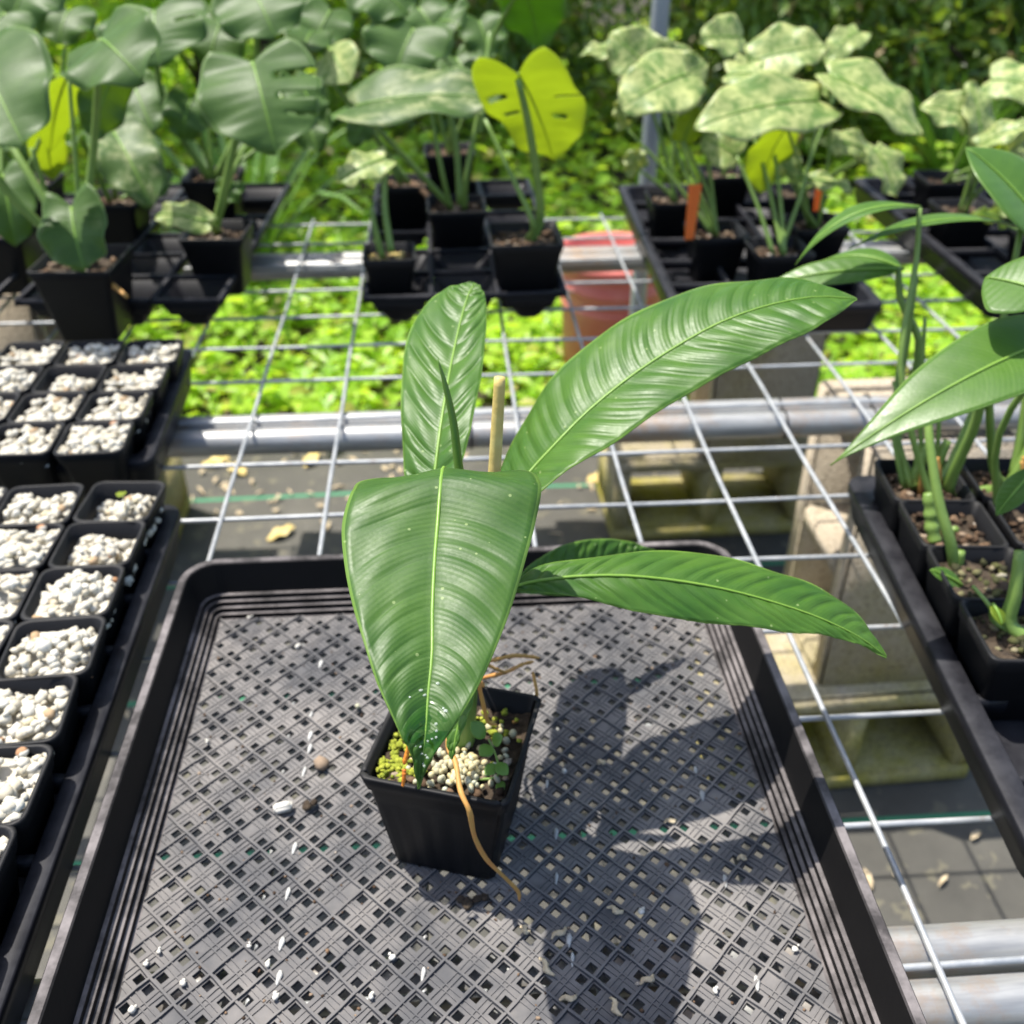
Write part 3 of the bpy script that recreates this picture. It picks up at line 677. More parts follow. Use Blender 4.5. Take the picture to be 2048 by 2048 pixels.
# open shuttle carriers
def shuttle(label, loc, rz, nx_, ny_, px, py, h=.052):
    t = thing('open_carrier', label, 'tray', loc, rz); hx, hy = nx_ * px / 2, ny_ * py / 2
    for i in range(nx_ + 1): mk('bar', *box((-hx + i * px, 0, h - .004), (.007, 2 * hy + .007, .008)), 'carrier_plastic', t)
    for j in range(ny_ + 1): mk('bar', *box((0, -hy + j * py, h - .0043), (2 * hx + .0068, .0068, .0076)), 'carrier_plastic', t)
    cup = loft([rr_ring(px * .13, px * .13, .006, .0005, 3), rr_ring(px * .2, px * .2, .008, .006, 3), rr_ring(px * .3, px * .3, .008, .022, 3), rr_ring(px * .36, px * .36, .008, .023, 3), rr_ring(px * .46, px * .46, .008, h - .006, 3), rr_ring(px * .44, px * .44, .008, h - .007, 3), rr_ring(px * .28, px * .28, .008, .024, 3), rr_ring(px * .12, px * .12, .004, .003, 3)], True, True)
    first = None
    for i in range(nx_):
        for j in range(ny_):
            if (i + 2 * j) % 3 == 1 and j not in (0, ny_ - 1): continue
            o = mk('cup', *cup, 'carrier_plastic', t) if first is None else first.copy()
            if first is None: first = o
            else: COL.objects.link(o)
            o.location = (-hx + (i + .5) * px, -hy + (j + .5) * py, 0)
    return t
shuttle('open black shuttle carrier holding the yellow backlit plant', (.018, 1.535, 0), R(.8), 3, 6, .0885, .0885)
shuttle('open black shuttle carrier holding the big split-leaf plants', (-.42, 1.545, 0), R(-3), 3, 6, .0885, .0885)
shuttle('open black shuttle carrier at the left end of the bench', (-.73, 1.5, 0), R(-2), 3, 6, .0885, .0885)

# ================================================================ MAIN POTTED PLANT
random.seed(21); rng = np.random.default_rng(21)
PZ, PRZ = .0095, R(-17.5); PL = Vector((-.0068, .4325, PZ))
plant = thing('potted_philodendron', 'square black pot holding one plant with long glossy pleated leaves on the mesh tray', 'potted plant', PL)
def main_pot():
    a, b, h = .087, .066, .090; ha, hb = a / 2, b / 2; n = 6; rings = []
    def ring(hw, z, r=.006, flute=0.):
        out = []
        m = 96; per = 8 * hw
        for i in range(m):
            d = per * i / m; sd = int(d // (2 * hw)); t = d - sd * 2 * hw - hw
            fl = flute * (1 if (i // 2) % 2 else 0) if abs(t) < hw * .8 else 0
            rad = hw - fl
            p = {0: (t, -rad), 1: (rad, t), 2: (-t, rad), 3: (-rad, -t)}[sd]
            k = max(0, abs(t) - (hw - r)); c = r - math.sqrt(max(0, r * r - k * k)) if k else 0
            q = Vector((p[0], p[1], z)); nrm = {0: (0, 1), 1: (-1, 0), 2: (0, -1), 3: (1, 0)}[sd]; q.x += nrm[0] * c * .6; q.y += nrm[1] * c * .6; out.append(q)
        return out
    k = lambda z: hb + (ha - hb) * z / h
    rings = [ring(hb - .006, .0025), ring(hb - .001, 0, .006, .0), ring(k(.003), .003, .006, .0009), ring(k(.06), .06, .006, .0009), ring(k(.064), .064), ring(k(h - .0125), h - .0125), ring(k(h - .012) + .0016, h - .0115), ring(ha + .0022, h - .0008), ring(ha + .0016, h), ring(ha - .0008, h - .0002), ring(k(.05) - .0018, .05)]
    return loft(rings, True, False)
mpv = xform(main_pot(), (0, 0, 0), PRZ)
mk('pot', *mpv, 'pot_plastic', plant)
sz_ = .078
so_ = mk('soil', *xform(fill_disc(.0395, sz_ - .001, amp=.003, n=26), (0, 0, 0), PRZ), 'soil', plant)
def potpt(u, v, z): return (Matrix.Rotation(PRZ, 3, 'Z') @ Vector((u, v, z)))
ms = []
for (u, v, n, s) in ((-.031, -.031, 70, .0065), (-.03, -.004, 60, .006), (-.021, -.022, 26, .005), (.02, .02, 30, .008)):
    P = np.array([potpt(u + random.gauss(0, s), v + random.gauss(0, s * 1.2), sz_ + random.uniform(.0005, .004)) for _ in range(n)]); P[:, :2] = [potpt(max(-.0385, min(.0385, q_.x)), max(-.0385, min(.0385, q_.y)), 0)[:2] for q_ in [Matrix.Rotation(-PRZ, 3, 'Z') @ Vector(p_) for p_ in P.tolist()]]
    ms.append(stones(P, rng.uniform(.0013, .0026, n), 1, .35, .9))
mk('moss', *join(*ms), 'moss', plant)['kind'] = 'stuff'
bp_ = []
for i in range(135):
    u, v = random.gauss(.004, .011), random.gauss(-.018, .0095)
    if i > 112: u, v = random.uniform(.0, .035), random.uniform(-.035, .03)
    u = max(-.022, min(.037, u)); v = max(-.0375, min(.036, v)); bp_.append(potpt(u, v, sz_ + .0022 + random.uniform(0, .0025)))
mk('fertilizer_beads', *stones(bp_, [random.uniform(.0017, .0024) for _ in bp_], 2, .0, 1.35), 'bead', plant)['kind'] = 'stuff'
ch = [potpt(random.uniform(-.037, .037), random.uniform(-.037, .037), sz_ + .0015) for _ in range(26)]
mk('bark_chips', *stones(ch, [random.uniform(.002, .0045) for _ in ch], 1, .35, .5), 'bark', plant)['kind'] = 'stuff'
def wl(V): return [Vector(v) for v in V]
# stem and petioles
wpart('stem', tube([PL + Vector((.004, .004, .07)), (.0, .438, .13), (.003, .445, .185), (.002, .452, .215)], [.008, .0085, .007, .005], 10, 14), 'petiole_green', plant)
STA = [  # midrib, left edge, right edge
 ((-.004, .468, .262), (-.012, .467, .262), (.004, .467, .262)),
 ((-.0055, .45, .279), (-.047, .452, .272), (.036, .452, .274)),
 ((-0.007, 0.426, 0.2894), (-0.0515, 0.421, 0.285), (0.0423, 0.421, 0.2858)),
 ((-0.0094, 0.401, 0.2787), (-0.055, 0.399, 0.2806), (0.038, 0.4, 0.2772)),
 ((-0.0113, 0.378, 0.2719), (-0.053, 0.376, 0.273), (0.0313, 0.377, 0.2705)),
 ((-0.0127, 0.353, 0.2636), (-0.0474, 0.35, 0.2674), (0.0227, 0.352, 0.2625)),
 ((-0.0132, 0.331, 0.2563), (-0.0407, 0.327, 0.2606), (0.0135, 0.329, 0.2558)),
 ((-0.0152, 0.315, 0.248), (-0.0342, 0.31, 0.2525), (0.0044, 0.312, 0.2496)),
 ((-0.0166, 0.302, 0.2397), (-0.0273, 0.298, 0.2434), (-0.0056, 0.3, 0.241)),
 ((-0.0184, 0.295, 0.2307), (-0.0225, 0.293, 0.2325), (-0.0143, 0.294, 0.2315)),
 ((-0.0206, 0.29, 0.2174), (-0.0208, 0.29, 0.2174), (-0.0204, 0.29, 0.2174))]
STB = [
 ((-.0185, .472, .216), (-.026, .473, .216), (-.011, .473, .216)),
 ((-0.014, 0.488, 0.2379), (-0.0288, 0.4968, 0.2347), (-0.0033, 0.481, 0.242)),
 ((-0.0114, 0.502, 0.249), (-0.0306, 0.5135, 0.2465), (0.0027, 0.4927, 0.2523)),
 ((-0.0083, 0.522, 0.2607), (-0.0316, 0.535, 0.2598), (0.0084, 0.511, 0.2627)),
 ((-0.0041, 0.548, 0.2719), (-0.0315, 0.561, 0.2717), (0.0146, 0.5361, 0.2749)),
 ((0.0005, 0.576, 0.2815), (-0.0296, 0.589, 0.2823), (0.0194, 0.5643, 0.2836)),
 ((0.0062, 0.605, 0.2921), (-0.0235, 0.618, 0.2907), (0.0229, 0.5949, 0.2934)),
 ((0.0118, 0.628, 0.3008), (-0.0088, 0.6391, 0.2999), (0.0242, 0.6207, 0.3008)),
 ((0.0154, 0.638, 0.3041), (0.0021, 0.6451, 0.3036), (0.0233, 0.6332, 0.3032)),
 ((0.0181, 0.643, 0.3062), (0.0157, 0.6444, 0.3065), (0.0205, 0.6414, 0.3053))]
STC = [
 ((.012, .468, .222), (.008, .470, .223), (.016, .466, .222)),
 ((0.0392, 0.5, 0.2379), (0.0285, 0.5274, 0.232), (0.0524, 0.4788, 0.2485)),
 ((0.059, 0.513, 0.2535), (0.0431, 0.553, 0.2472), (0.0735, 0.4862, 0.2594)),
 ((0.0809, 0.527, 0.2688), (0.0605, 0.567, 0.2685), (0.0978, 0.497, 0.2683)),
 ((0.1078, 0.541, 0.2838), (0.0854, 0.581, 0.2868), (0.1264, 0.511, 0.2806)),
 ((0.1348, 0.552, 0.2964), (0.1167, 0.592, 0.3025), (0.1544, 0.522, 0.2906)),
 ((0.1631, 0.56, 0.3084), (0.1531, 0.6, 0.3143), (0.1812, 0.53, 0.3006)),
 ((0.1928, 0.565, 0.3168), (0.19, 0.5994, 0.3203), (0.2053, 0.535, 0.3102)),
 ((0.2224, 0.567, 0.321), (0.2236, 0.5882, 0.3244), (0.2263, 0.5447, 0.3162)),
 ((0.2491, 0.566, 0.3197), (0.2493, 0.5666, 0.3198), (0.249, 0.5656, 0.3195))]
STD_ = [
 ((0.028, 0.44, 0.2052), (0.0278, 0.4416, 0.2055), (0.0283, 0.4392, 0.2047)),
 ((0.0423, 0.44, 0.2094), (0.0438, 0.4508, 0.2112), (0.0453, 0.434, 0.2065)),
 ((0.066, 0.44, 0.2115), (0.0701, 0.454, 0.2135), (0.0707, 0.4278, 0.2048)),
 ((0.0927, 0.439, 0.2113), (0.1003, 0.458, 0.2136), (0.0979, 0.421, 0.2002)),
 ((0.1211, 0.437, 0.208), (0.1319, 0.4608, 0.2108), (0.1277, 0.419, 0.1934)),
 ((0.1497, 0.434, 0.2025), (0.1616, 0.4582, 0.2051), (0.1556, 0.416, 0.1909)),
 ((0.177, 0.43, 0.1951), (0.1878, 0.4528, 0.1978), (0.1825, 0.4137, 0.1868)),
 ((0.2033, 0.426, 0.1857), (0.2139, 0.4474, 0.1881), (0.2057, 0.4167, 0.1805)),
 ((0.2268, 0.421, 0.1744), (0.2343, 0.4336, 0.1752), (0.2273, 0.4167, 0.1717)),
 ((0.2441, 0.417, 0.1616), (0.2447, 0.4176, 0.1614), (0.2437, 0.4166, 0.1615))]
STE = [
 ((0.0337, 0.54, 0.1253), (0.033, 0.541, 0.1264), (0.0343, 0.539, 0.1242)),
 ((0.0534, 0.556, 0.1221), (0.0523, 0.562, 0.1307), (0.0571, 0.546, 0.1147)),
 ((0.0781, 0.574, 0.1166), (0.0755, 0.582, 0.1304), (0.083, 0.562, 0.1005)),
 ((0.1058, 0.59, 0.1091), (0.1023, 0.598, 0.1234), (0.1108, 0.578, 0.0948)),
 ((0.13, 0.602, 0.104), (0.1283, 0.608, 0.1131), (0.1354, 0.594, 0.0937)),
 ((0.1503, 0.61, 0.1011), (0.1503, 0.61, 0.1016), (0.1503, 0.61, 0.1006))]
STF = [
 ((0.0024, 0.432, 0.1645), (0, 0.433, 0.1638), (0.0049, 0.431, 0.1653)),
 ((-0.0001, 0.412, 0.1589), (-0.0072, 0.414, 0.1574), (0.007, 0.41, 0.1604)),
 ((-0.0024, 0.397, 0.1514), (-0.0097, 0.399, 0.1499), (0.0029, 0.395, 0.1551)),
 ((-0.0058, 0.387, 0.1414), (-0.0102, 0.388, 0.1407), (-0.0035, 0.386, 0.1431)),
 ((-0.0079, 0.382, 0.1336), (-0.0082, 0.382, 0.1336), (-0.0076, 0.382, 0.1336))]
def main_leaf(st, mat, name, pet, ribr, pleat=.0011, nve=15, sweep=.07, cup=.0, label=None):
    vfu = leaf_stations(st, 190, 20, pleat, nve, sweep, cup)
    o = add_leaf(plant, vfu, mat, .00055, rib_of(vfu, 20, 190, ribr, .0004, 8))
    if label: o['label'] = label
    if pet: wpart('petiole', tube(pet, [.0033, .0028, .0022], 8, 12), 'petiole_green', plant)
    return o
main_leaf(STA, 'philo_leaf_wet', 'a', [(.0, .449, .205), (-.006, .475, .235), STA[0][0]], .0012, .0005, 18, .10, .03, 'broad leaf drooping over the pot with a wet patch near its tip')
main_leaf(STB, 'philo_leaf', 'b', [(.001, .45, .2), (-.01, .462, .205), STB[0][0]], .0011, .0012, 15, .13, .05, 'upright leaf with deep pleats')
main_leaf(STC, 'philo_leaf', 'c', [(.003, .45, .2), (.006, .46, .21), STC[0][0]], .0011, .0010, 23, .09, .05, 'longest leaf arching up over the bench wires')
main_leaf(STD_, 'philo_leaf', 'd', [(.003, .446, .175), (.012, .445, .19), STD_[0][0]], .0010, .0009, 20, .10, .03, 'low leaf reaching over the tray rim')
main_leaf(STE, 'philo_leaf', 'e', [(.003, .446, .165), (.0, .5, .15), STE[0][0]], .0013, .0010, 16, .07, .02, 'shaded leaf behind the low leaf')
main_leaf(STF, 'philo_leaf', 'f', [(.002, .442, .15), (-.008, .44, .175), STF[0][0]], .001, .0004, 8, .05, .02, 'small dark leaf hanging under the drooping leaf')
wpart('spear', tube([(.004, .452, .205), (0.0066, 0.468, 0.2411), (0.0023, 0.474, 0.262), (0, 0.48, 0.2889), (-0.0035, 0.484, 0.3095), (-0.0071, 0.487, 0.3246)], [.003, .0028, .0026, .0022, .0015, .0003], 10, 24), 'spear_green', plant)
wpart('cut_petiole', tube([(.008, .452, .2), (0.0198, 0.47, 0.2392), (0.0217, 0.474, 0.2612), (0.0237, 0.478, 0.2892), (0.0255, 0.482, 0.3152)], [.0042, .004, .0036, .0034, .0031], 10, 22), 'cut_stem', plant)
# aerial roots
def root(P, r0, r1, mat='root_skin'): wpart('aerial_root', tube(P, [(r0 + (r1 - r0) * k / 15) * random.uniform(.82, 1.15) for k in range(15)] + [r1 * .5], 9, 46), mat, plant)
root([(.006, .44, .16), (0.0099, 0.436, 0.1459), (0.0093, 0.432, 0.1404), (0.0118, 0.431, 0.1231), (0.0142, 0.431, 0.111), (0.0197, 0.432, 0.1064)], .0016, .0011)
root([(.002, .435, .15), (-0.0097, 0.408, 0.1228), (-0.0059, 0.3935, 0.1173), (-0.0037, 0.378, 0.112), (0.0009, 0.3695, 0.1041), (0.0034, 0.3715, 0.0795), (0.0099, 0.3755, 0.0541), (0.0199, 0.377, 0.0352), (0.0285, 0.376, 0.0213), (0.0293, 0.373, 0.0156)], .0019, .0012)
root([potpt(.03, .03, .078) + PL, (0.0435, 0.463, 0.0806), (0.0469, 0.468, 0.0944), (0.0464, 0.472, 0.1009), (0.045, 0.476, 0.1074)], .0013, .001)
root([(.012, .46, .13), (0.0112, 0.486, 0.1077), (0.024, 0.5, 0.0984), (0.0373, 0.512, 0.0896), (0.0538, 0.52, 0.0794)], .0016, .0013)
root([(.012, .458, .115), (0.0121, 0.49, 0.0902), (0.0293, 0.5, 0.0861), (0.0406, 0.508, 0.0848), (0.049, 0.512, 0.0835)], .0015, .0012)
root([(.01, .46, .12), (0.0145, 0.484, 0.1079), (0.0217, 0.49, 0.0987), (0.0293, 0.494, 0.0907)], .0013, .001)
root([potpt(-.022, -.012, .08) + PL, (-0.0311, 0.402, 0.1259), (-0.0333, 0.398, 0.1222), (-0.0354, 0.396, 0.1159)], .0016, .0012, 'root_orange')
root([(-0.0351, 0.392, 0.1159), (-0.0355, 0.39, 0.1121), (-0.0365, 0.389, 0.1053)], .0014, .001, 'root_orange')
# drops of water on the drooping leaf
dp = []

_vf = leaf_stations(STA, 60, 24, .0008, 13, .10, .03)
for i in range(22):
    r_, c_ = random.randint(40, 55), random.randint(6, 18); p = Vector(_vf[0][r_ * 25 + c_]); dp.append(p + Vector((0, -.0003, .0004)))
wm_ = NT('water'); wm_.set(Roughness=.03, IOR=1.33, Alpha=.22); wm_.color((.9, .95, .9)); M['water'] = wm_.m
off = plant.location
mk('water_drops', *stones([p - off for p in dp], [random.uniform(.0004, .001) for _ in dp], 2, 0, .6), 'water', plant)['kind'] = 'stuff'

# weed seedling in the pot
sb = potpt(.016, -.022, sz_) + PL
sd_ = thing('weed_seedling', 'little green weed seedling among the beads in the pot', 'seedling', sb)
top = (0.0136, 0.411, 0.1167)
wpart('stalk', tube([sb, (0.018, 0.403, 0.0937), (0.018, 0.407, 0.1051), top], [.0009, .0008, .0006], 6, 10), 'petiole_green', sd_)
for (B, T, w) in (((0.0115, 0.411, 0.1182), (0.0035, 0.414, 0.1287), .010), ((0.0157, 0.409, 0.1156), (0.0216, 0.408, 0.1224), .0085), ((0.0153, 0.408, 0.114), (0.0079, 0.401, 0.1146), .009), ((0.0175, 0.405, 0.1029), (0.024, 0.398, 0.1003), .008), ((0.0178, 0.405, 0.1019), (0.0107, 0.399, 0.1001), .0075), ((0.0175, 0.401, 0.09), (0.022, 0.397, 0.0888), .007)):
    v = leaf_bt(B, T, w, (0, -.35, 1), 'lance', nu=8, nv=12, pleat=.0002, nve=5, bow=.05); add_leaf(sd_, v, 'seedling_leaf', .0003)

# ---------------------------------------------------------------- loose bits on the tray
def bit(name, label, cat, loc, vf, mat, smooth=True, group=None):
    o = mk(name, *vf, mat, smooth=smooth); o.location = loc; tag(o, label, cat, group); return o
FZ = .0093
b_ = bmesh.new(); bmesh.ops.create_cube(b_, size=1); bmesh.ops.scale(b_, vec=(.0125, .0068, .0062), verts=b_.verts); bmesh.ops.bevel(b_, geom=b_.edges[:], offset=.0014, segments=3, affect='EDGES')
cv = ([v.co.copy() + Vector((0, .0012 * (v.co.x / .006) ** 2, 0)) for v in b_.verts], [tuple(v.index for v in f.verts) for f in b_.faces]); b_.free()
bit('perlite_chunk', 'largest white perlite chunk left of the pot', 'perlite', (-0.124, 0.4563, 0.0125), xform(cv, (0, 0, 0), R(12)), 'perlite')
bit('soil_clod', 'dark brown clod lying alone left of the pot', 'soil clod', (-0.102, 0.4945, 0.0125), stones([(0, 0, 0)], [.0048], 2, .12, .8), 'bark')
bit('soil_clod', 'dark clod touching the white perlite chunk', 'soil clod', (-0.108, 0.4579, 0.012), stones([(0, 0, 0), (.004, .002, .0005)], [.004, .0026], 2, .2, .8), 'soil')
bit('soil_clod', 'crumbled wet soil at the foot of the pot', 'soil clod', (-0.0024, 0.3768, 0.0105), stones([(0, 0, 0), (.006, .003, 0), (-.004, .003, 0), (.011, .004, 0)], [.004, .0035, .003, .003], 2, .25, .6), 'soil')
bit('fertilizer_bead', 'single yellow bead behind the pot', 'bead', (-0.0799, 0.5498, 0.0115), stones([(0, 0, 0)], [.0024], 2, 0, 1.3), 'bead')
bit('fertilizer_bead', 'pale bead lying beside the rim of the pot', 'bead', (0.0685, 0.4768, 0.0115), stones([(0, 0, 0)], [.002], 2, .1, 1.1), 'perlite')
for (x, y) in ((-0.1663, 0.3361), (-0.1843, 0.357), (-0.1903, 0.3497), (-0.1195, 0.345), (-0.1123, 0.3246), (-0.2171, 0.4801), (-0.187, 0.522), (-0.1334, 0.6219), (-0.1776, 0.6616), (-0.132, 0.3569), (0.1032, 0.3643), (-0.1911, 0.3221), (-0.04738, 0.3445), (-0.05854, 0.321), (0.1365, 0.3112), (0.1894, 0.3339)):
    bit('perlite_crumb', 'small white perlite crumb scattered on the mesh floor', 'perlite', (x, y, .0105), stones([(0, 0, 0), (random.uniform(-.002, .003), .002, 0)], [random.uniform(.0014, .0026), random.uniform(.0008, .0016)], 1, .25, .8), 'perlite', group='perlite crumbs on the mesh floor')
def bract(loc, rz, L):
    P = [(-L / 2, 0, 0), (-L / 6, .001, .0012), (L / 6, -.001, .001), (L / 2, .0012, .0003)]
    vf = tube(P, [.0006, .0015, .0019, .0007], 7, 12, .6); vf = ([Vector(v) + Vector((random.gauss(0, .0003), random.gauss(0, .0003), 0)) for v in vf[0]], vf[1])
    bit('dried_bract', 'curled dry straw coloured flower bract on the mesh floor', 'dried flower', loc, xform(vf, (0, 0, 0), rz), 'dry_bract', group='dry bracts on the mesh floor')
for (x, y, a, L) in ((0.08718, 0.3658, -30, 0.01), (0.09913, 0.3199, 25, 0.01), (0.07798, 0.3056, -75, 0.012), (0.05245, 0.3119, 5, 0.01), (0.05165, 0.3525, 30, 0.011), (0.1342, 0.4296, 10, 0.008), (0.09559, 0.4829, 20, 0.006), (0.04174, 0.3318, -60, 0.014), (0.1743, 0.3976, 15, 0.006), (0.0313, 0.3563, -40, 0.007)):
    bract((x, y, .0108), R(a), L)
for (x, y, a) in ((-0.5361, 1.955, 10), (-0.3186, 1.952, 60), (-0.4793, 1.928, 130), (-0.3537, 1.665, 30), (-0.6347, 2.008, 80), (0.3115, 1.832, 20)):
    q = (x, y, GZ + .006); v = leaf_bt((-.03, 0, 0), (.035, .01, .004), .03, (0, 0, 1), 'lance', nu=6, nv=10, pleat=.001, wav=.004)
    o = mk('fallen_leaf', v[0], v[1], 'cut_stem', uvs=v[2]); o.location = q; o.rotation_euler = (0, 0, R(a)); tag(o, 'dry yellow leaf fallen on the weed mat', 'fallen leaf', 'leaves fallen on the weed mat')

# ================================================================ PLANTS ON THE BENCH
def plant_pot(loc, rz, label, w=.085, h=.085, fill='bark', cat='potted plant', name='potted_plant', group=None, base=.72, depth=.014):
    t = thing(name, label, cat, loc, 0, group)
    mk('pot', *xform(pot_shell(w, w * base, h, .007), (0, 0, 0), rz), 'pot_plastic', t)
    mk('soil', *xform(fill_disc(w / 2 - .006, h - depth, amp=.004, n=12), (0, 0, 0), rz), 'soil', t)
    n = 55; q = w / 2 - .009; P = np.c_[rng.uniform(-q, q, n), rng.uniform(-q, q, n), h - depth + rng.uniform(.0, .004, n)]
    c = stones(P, rng.uniform(.002, .006, n) * (w / .085), 1, .35, .6); mk('bark_chips', *xform(c, (0, 0, 0), rz), fill, t)['kind'] = 'stuff'
    return t
def stalk(t, P, r=.0035, name='petiole', mat='petiole_green', flat=1.0): wpart(name, tube(P, [r * 1.25, r, r * .75], 8, 14, flat), mat, t)
def bleaf(t, B, T, w, n0, mat, kind='heart', pet=None, r=.003, rib=.0016, **kw):
    kw.setdefault('nu', 14); kw.setdefault('nv', 26)
    if kind == 'heart': kw.setdefault('wav', .006); kw.setdefault('lump', .045); kw.setdefault('bow', random.uniform(.04, .14)); kw.setdefault('fold', random.uniform(-.1, .4)); kw.setdefault('curl', random.uniform(0, .12))
    v = leaf_bt(B, T, w, n0, kind, **kw); add_leaf(t, v, mat, .0006, rib_of(v, kw['nu'], kw['nv'], rib, .0008, 3) if rib else None)
    if pet:
        base = t.location + Vector((random.uniform(-.008, .008), random.uniform(-.008, .008), pet[0])); B = Vector(B); m = base.lerp(B, .5) + Vector(pet[1] if len(pet) > 1 else (0, 0, 0))
        stalk(t, [base, m, B], r)
UPF = (0, -.75, .65); FLAT = (0, -.22, 1); EDGE = (0, -.05, 1); SL = [(1, .22, .28, .35, 1.1), (1, .42, .48, .35, 1.1), (-1, .35, .40, .4, .8)]
# --- big split-leaf plants, left carrier
A = plant_pot((-.462, 1.262, .015), R(-3), 'large square pot of a split-leaf plant with a heart shaped leaf hanging before it', .1, .1)
bleaf(A, (-0.4435, 1.22, 0.1903), (-0.4278, 1.17, 0.1314), .092, UPF, 'monstera_leaf', pet=(.09, (-.02, 0, .02)), lobe=.3, nve=12, pleat=.002, sweep=.2)
bleaf(A, (-0.4975, 1.22, 0.3549), (-0.4404, 1.12, 0.286), .15, UPF, 'monstera_leaf', pet=(.09, (-.05, 0, 0)), r=.005)
bleaf(A, (-0.3777, 1.25, 0.3677), (-0.3215, 1.17, 0.3446), .14, (-.35, -.5, .9), 'monstera_leaf', pet=(.09, (0, .02, 0)), r=.005, bow=.12)
bleaf(A, (-0.4379, 1.3, 0.3235), (-0.5146, 1.39, 0.2144), .055, (-.3, .6, .7), 'young_leaf', pet=(.09,), kind='lance')
bleaf(A, (-0.4037, 1.36, 0.3123), (-0.4371, 1.33, 0.2428), .075, (.1, .5, .6), 'monstera_leaf', pet=None)
A2 = plant_pot((-.318, 1.395, .02), R(-3), 'pot of a tall split-leaf plant whose straight stem rises from amber bark', .085, .085)
bleaf(A2, (-0.2321, 1.36, 0.3237), (-0.2034, 1.27, 0.241), .18, (.1, -.75, .6), 'monstera_leaf', pet=(.08, (0, 0, 0)), r=.0052, slits=[(-1, .20, .27, .3, 1.1), (-1, .42, .50, .25, 1.1), (-1, .62, .66, .4, 1.1)], nu=20, nv=40, fold=-.15)
bleaf(A2, (-0.3134, 1.33, 0.1346), (-0.3897, 1.36, 0.1373), .045, (0, -.75, .65), 'pale_leaf', pet=(.08,), r=.0018, lobe=.12)
bleaf(A2, (-0.295, 1.44, 0.1551), (-0.3099, 1.42, 0.1318), .045, UPF, 'monstera_leaf', pet=(.08,), r=.0016)
A3 = plant_pot((-.37, 1.66, .02), R(-2), 'pot of a split-leaf plant standing behind the amber bark pot', .085, .09)
bleaf(A3, (-0.4053, 1.62, 0.3502), (-0.395, 1.55, 0.2918), .19, (-.1, -.7, .7), 'monstera_leaf', pet=(.08, (-.03, 0, 0)), r=.005, slits=[(-1, .3, .36, .35, .8)], nu=20, nv=36)
bleaf(A3, (-0.261, 1.62, 0.3728), (-0.2301, 1.56, 0.3214), .165, (0, -.7, .7), 'monstera_leaf', pet=(.08, (.03, 0, 0)), r=.005)
bleaf(A3, (-0.376, 1.62, 0.228), (-0.3932, 1.6, 0.1755), .085, (0, -.8, .5), 'monstera_leaf', pet=(.08,), r=.003)
A4 = plant_pot((-.5, 1.56, .02), R(-4), 'pot of a white splashed split-leaf plant between the larger ones', .085, .085)
bleaf(A4, (-0.4495, 1.46, 0.2204), (-0.3961, 1.38, 0.1456), .105, (.25, -.7, .6), 'monstera_var', pet=(.08,), r=.0035, lobe=.15)
bleaf(A4, (-0.5168, 1.52, 0.2039), (-0.4712, 1.5, 0.2186), .1, FLAT, 'monstera_leaf', pet=(.08,), r=.0035)
A5 = plant_pot((-.62, 1.42, .02), R(-2), 'pot at the left end of the bench with drooping green stems', .085, .085)
bleaf(A5, (-0.5669, 1.35, 0.1955), (-0.5534, 1.3, 0.1218), .08, (.3, -.6, .6), 'monstera_leaf', pet=(.08,), r=.003)
bleaf(A5, (-0.5174, 1.4, 0.2421), (-0.5505, 1.47, 0.1552), .05, (-.2, .6, .7), 'young_leaf', pet=(.08,), kind='lance')
bleaf(A5, (-0.6069, 1.6, 0.3511), (-0.6353, 1.55, 0.3149), .12, UPF, 'monstera_leaf', pet=(.08,), r=.004)
A6 = plant_pot((-.66, 1.66, .02), R(-2), 'pot of a leafy plant at the far left corner of the bench', .085, .085)
bleaf(A6, (-0.5962, 1.7, 0.3768), (-0.625, 1.66, 0.333), .15, UPF, 'monstera_leaf', pet=(.08,), r=.004)
bleaf(A6, (-0.7023, 1.62, 0.2249), (-0.6634, 1.55, 0.1656), .12, UPF, 'monstera_leaf', pet=(.08,), r=.004)
for (P, r) in (([(-0.4614, 1.24, 0.0994), (-0.4602, 1.22, 0.16), (-0.4903, 1.24, 0.2241), (-0.5252, 1.28, 0.2695)], .0055), ([(-0.4593, 1.27, 0.0881), (-0.4952, 1.3, 0.1412), (-0.5026, 1.3, 0.2398)], .004)): stalk(A, P, r)
stalk(A, [(-0.4363, 1.24, 0.0953), (-0.4155, 1.22, 0.0921), (-0.3957, 1.2, 0.0856)], .003, 'aerial_root', 'root_skin')
for (t_, B, T, w, n0, m_) in ((A3, (-0.4652, 1.66, 0.2401), (-0.4341, 1.6, 0.1876), .1, UPF, 'monstera_leaf'), (A3, (-0.3271, 1.7, 0.3249), (-0.3442, 1.64, 0.2758), .12, UPF, 'monstera_leaf'), (A3, (-0.2217, 1.72, 0.1853), (-0.1995, 1.66, 0.1417), .085, UPF, 'monstera_leaf'), (A4, (-0.4439, 1.62, 0.1197), (-0.4663, 1.58, 0.0827), .06, UPF, 'monstera_leaf'), (A3, (-0.167, 1.75, 0.3316), (-0.1958, 1.7, 0.2866), .1, UPF, 'monstera_leaf'),
                              (A5, (-0.5893, 1.5, 0.238), (-0.5574, 1.46, 0.1869), .09, UPF, 'monstera_leaf'), (A6, (-0.5675, 1.75, 0.335), (-0.5775, 1.7, 0.2979), .11, UPF, 'monstera_leaf'), (A2, (-0.199, 1.5, 0.2777), (-0.1717, 1.46, 0.2267), .07, (.4, -.6, .5), 'monstera_leaf')):
    bleaf(t_, B, T, w, n0, m_, pet=(.08, (random.uniform(-.02, .02), 0, 0)), r=.0028)
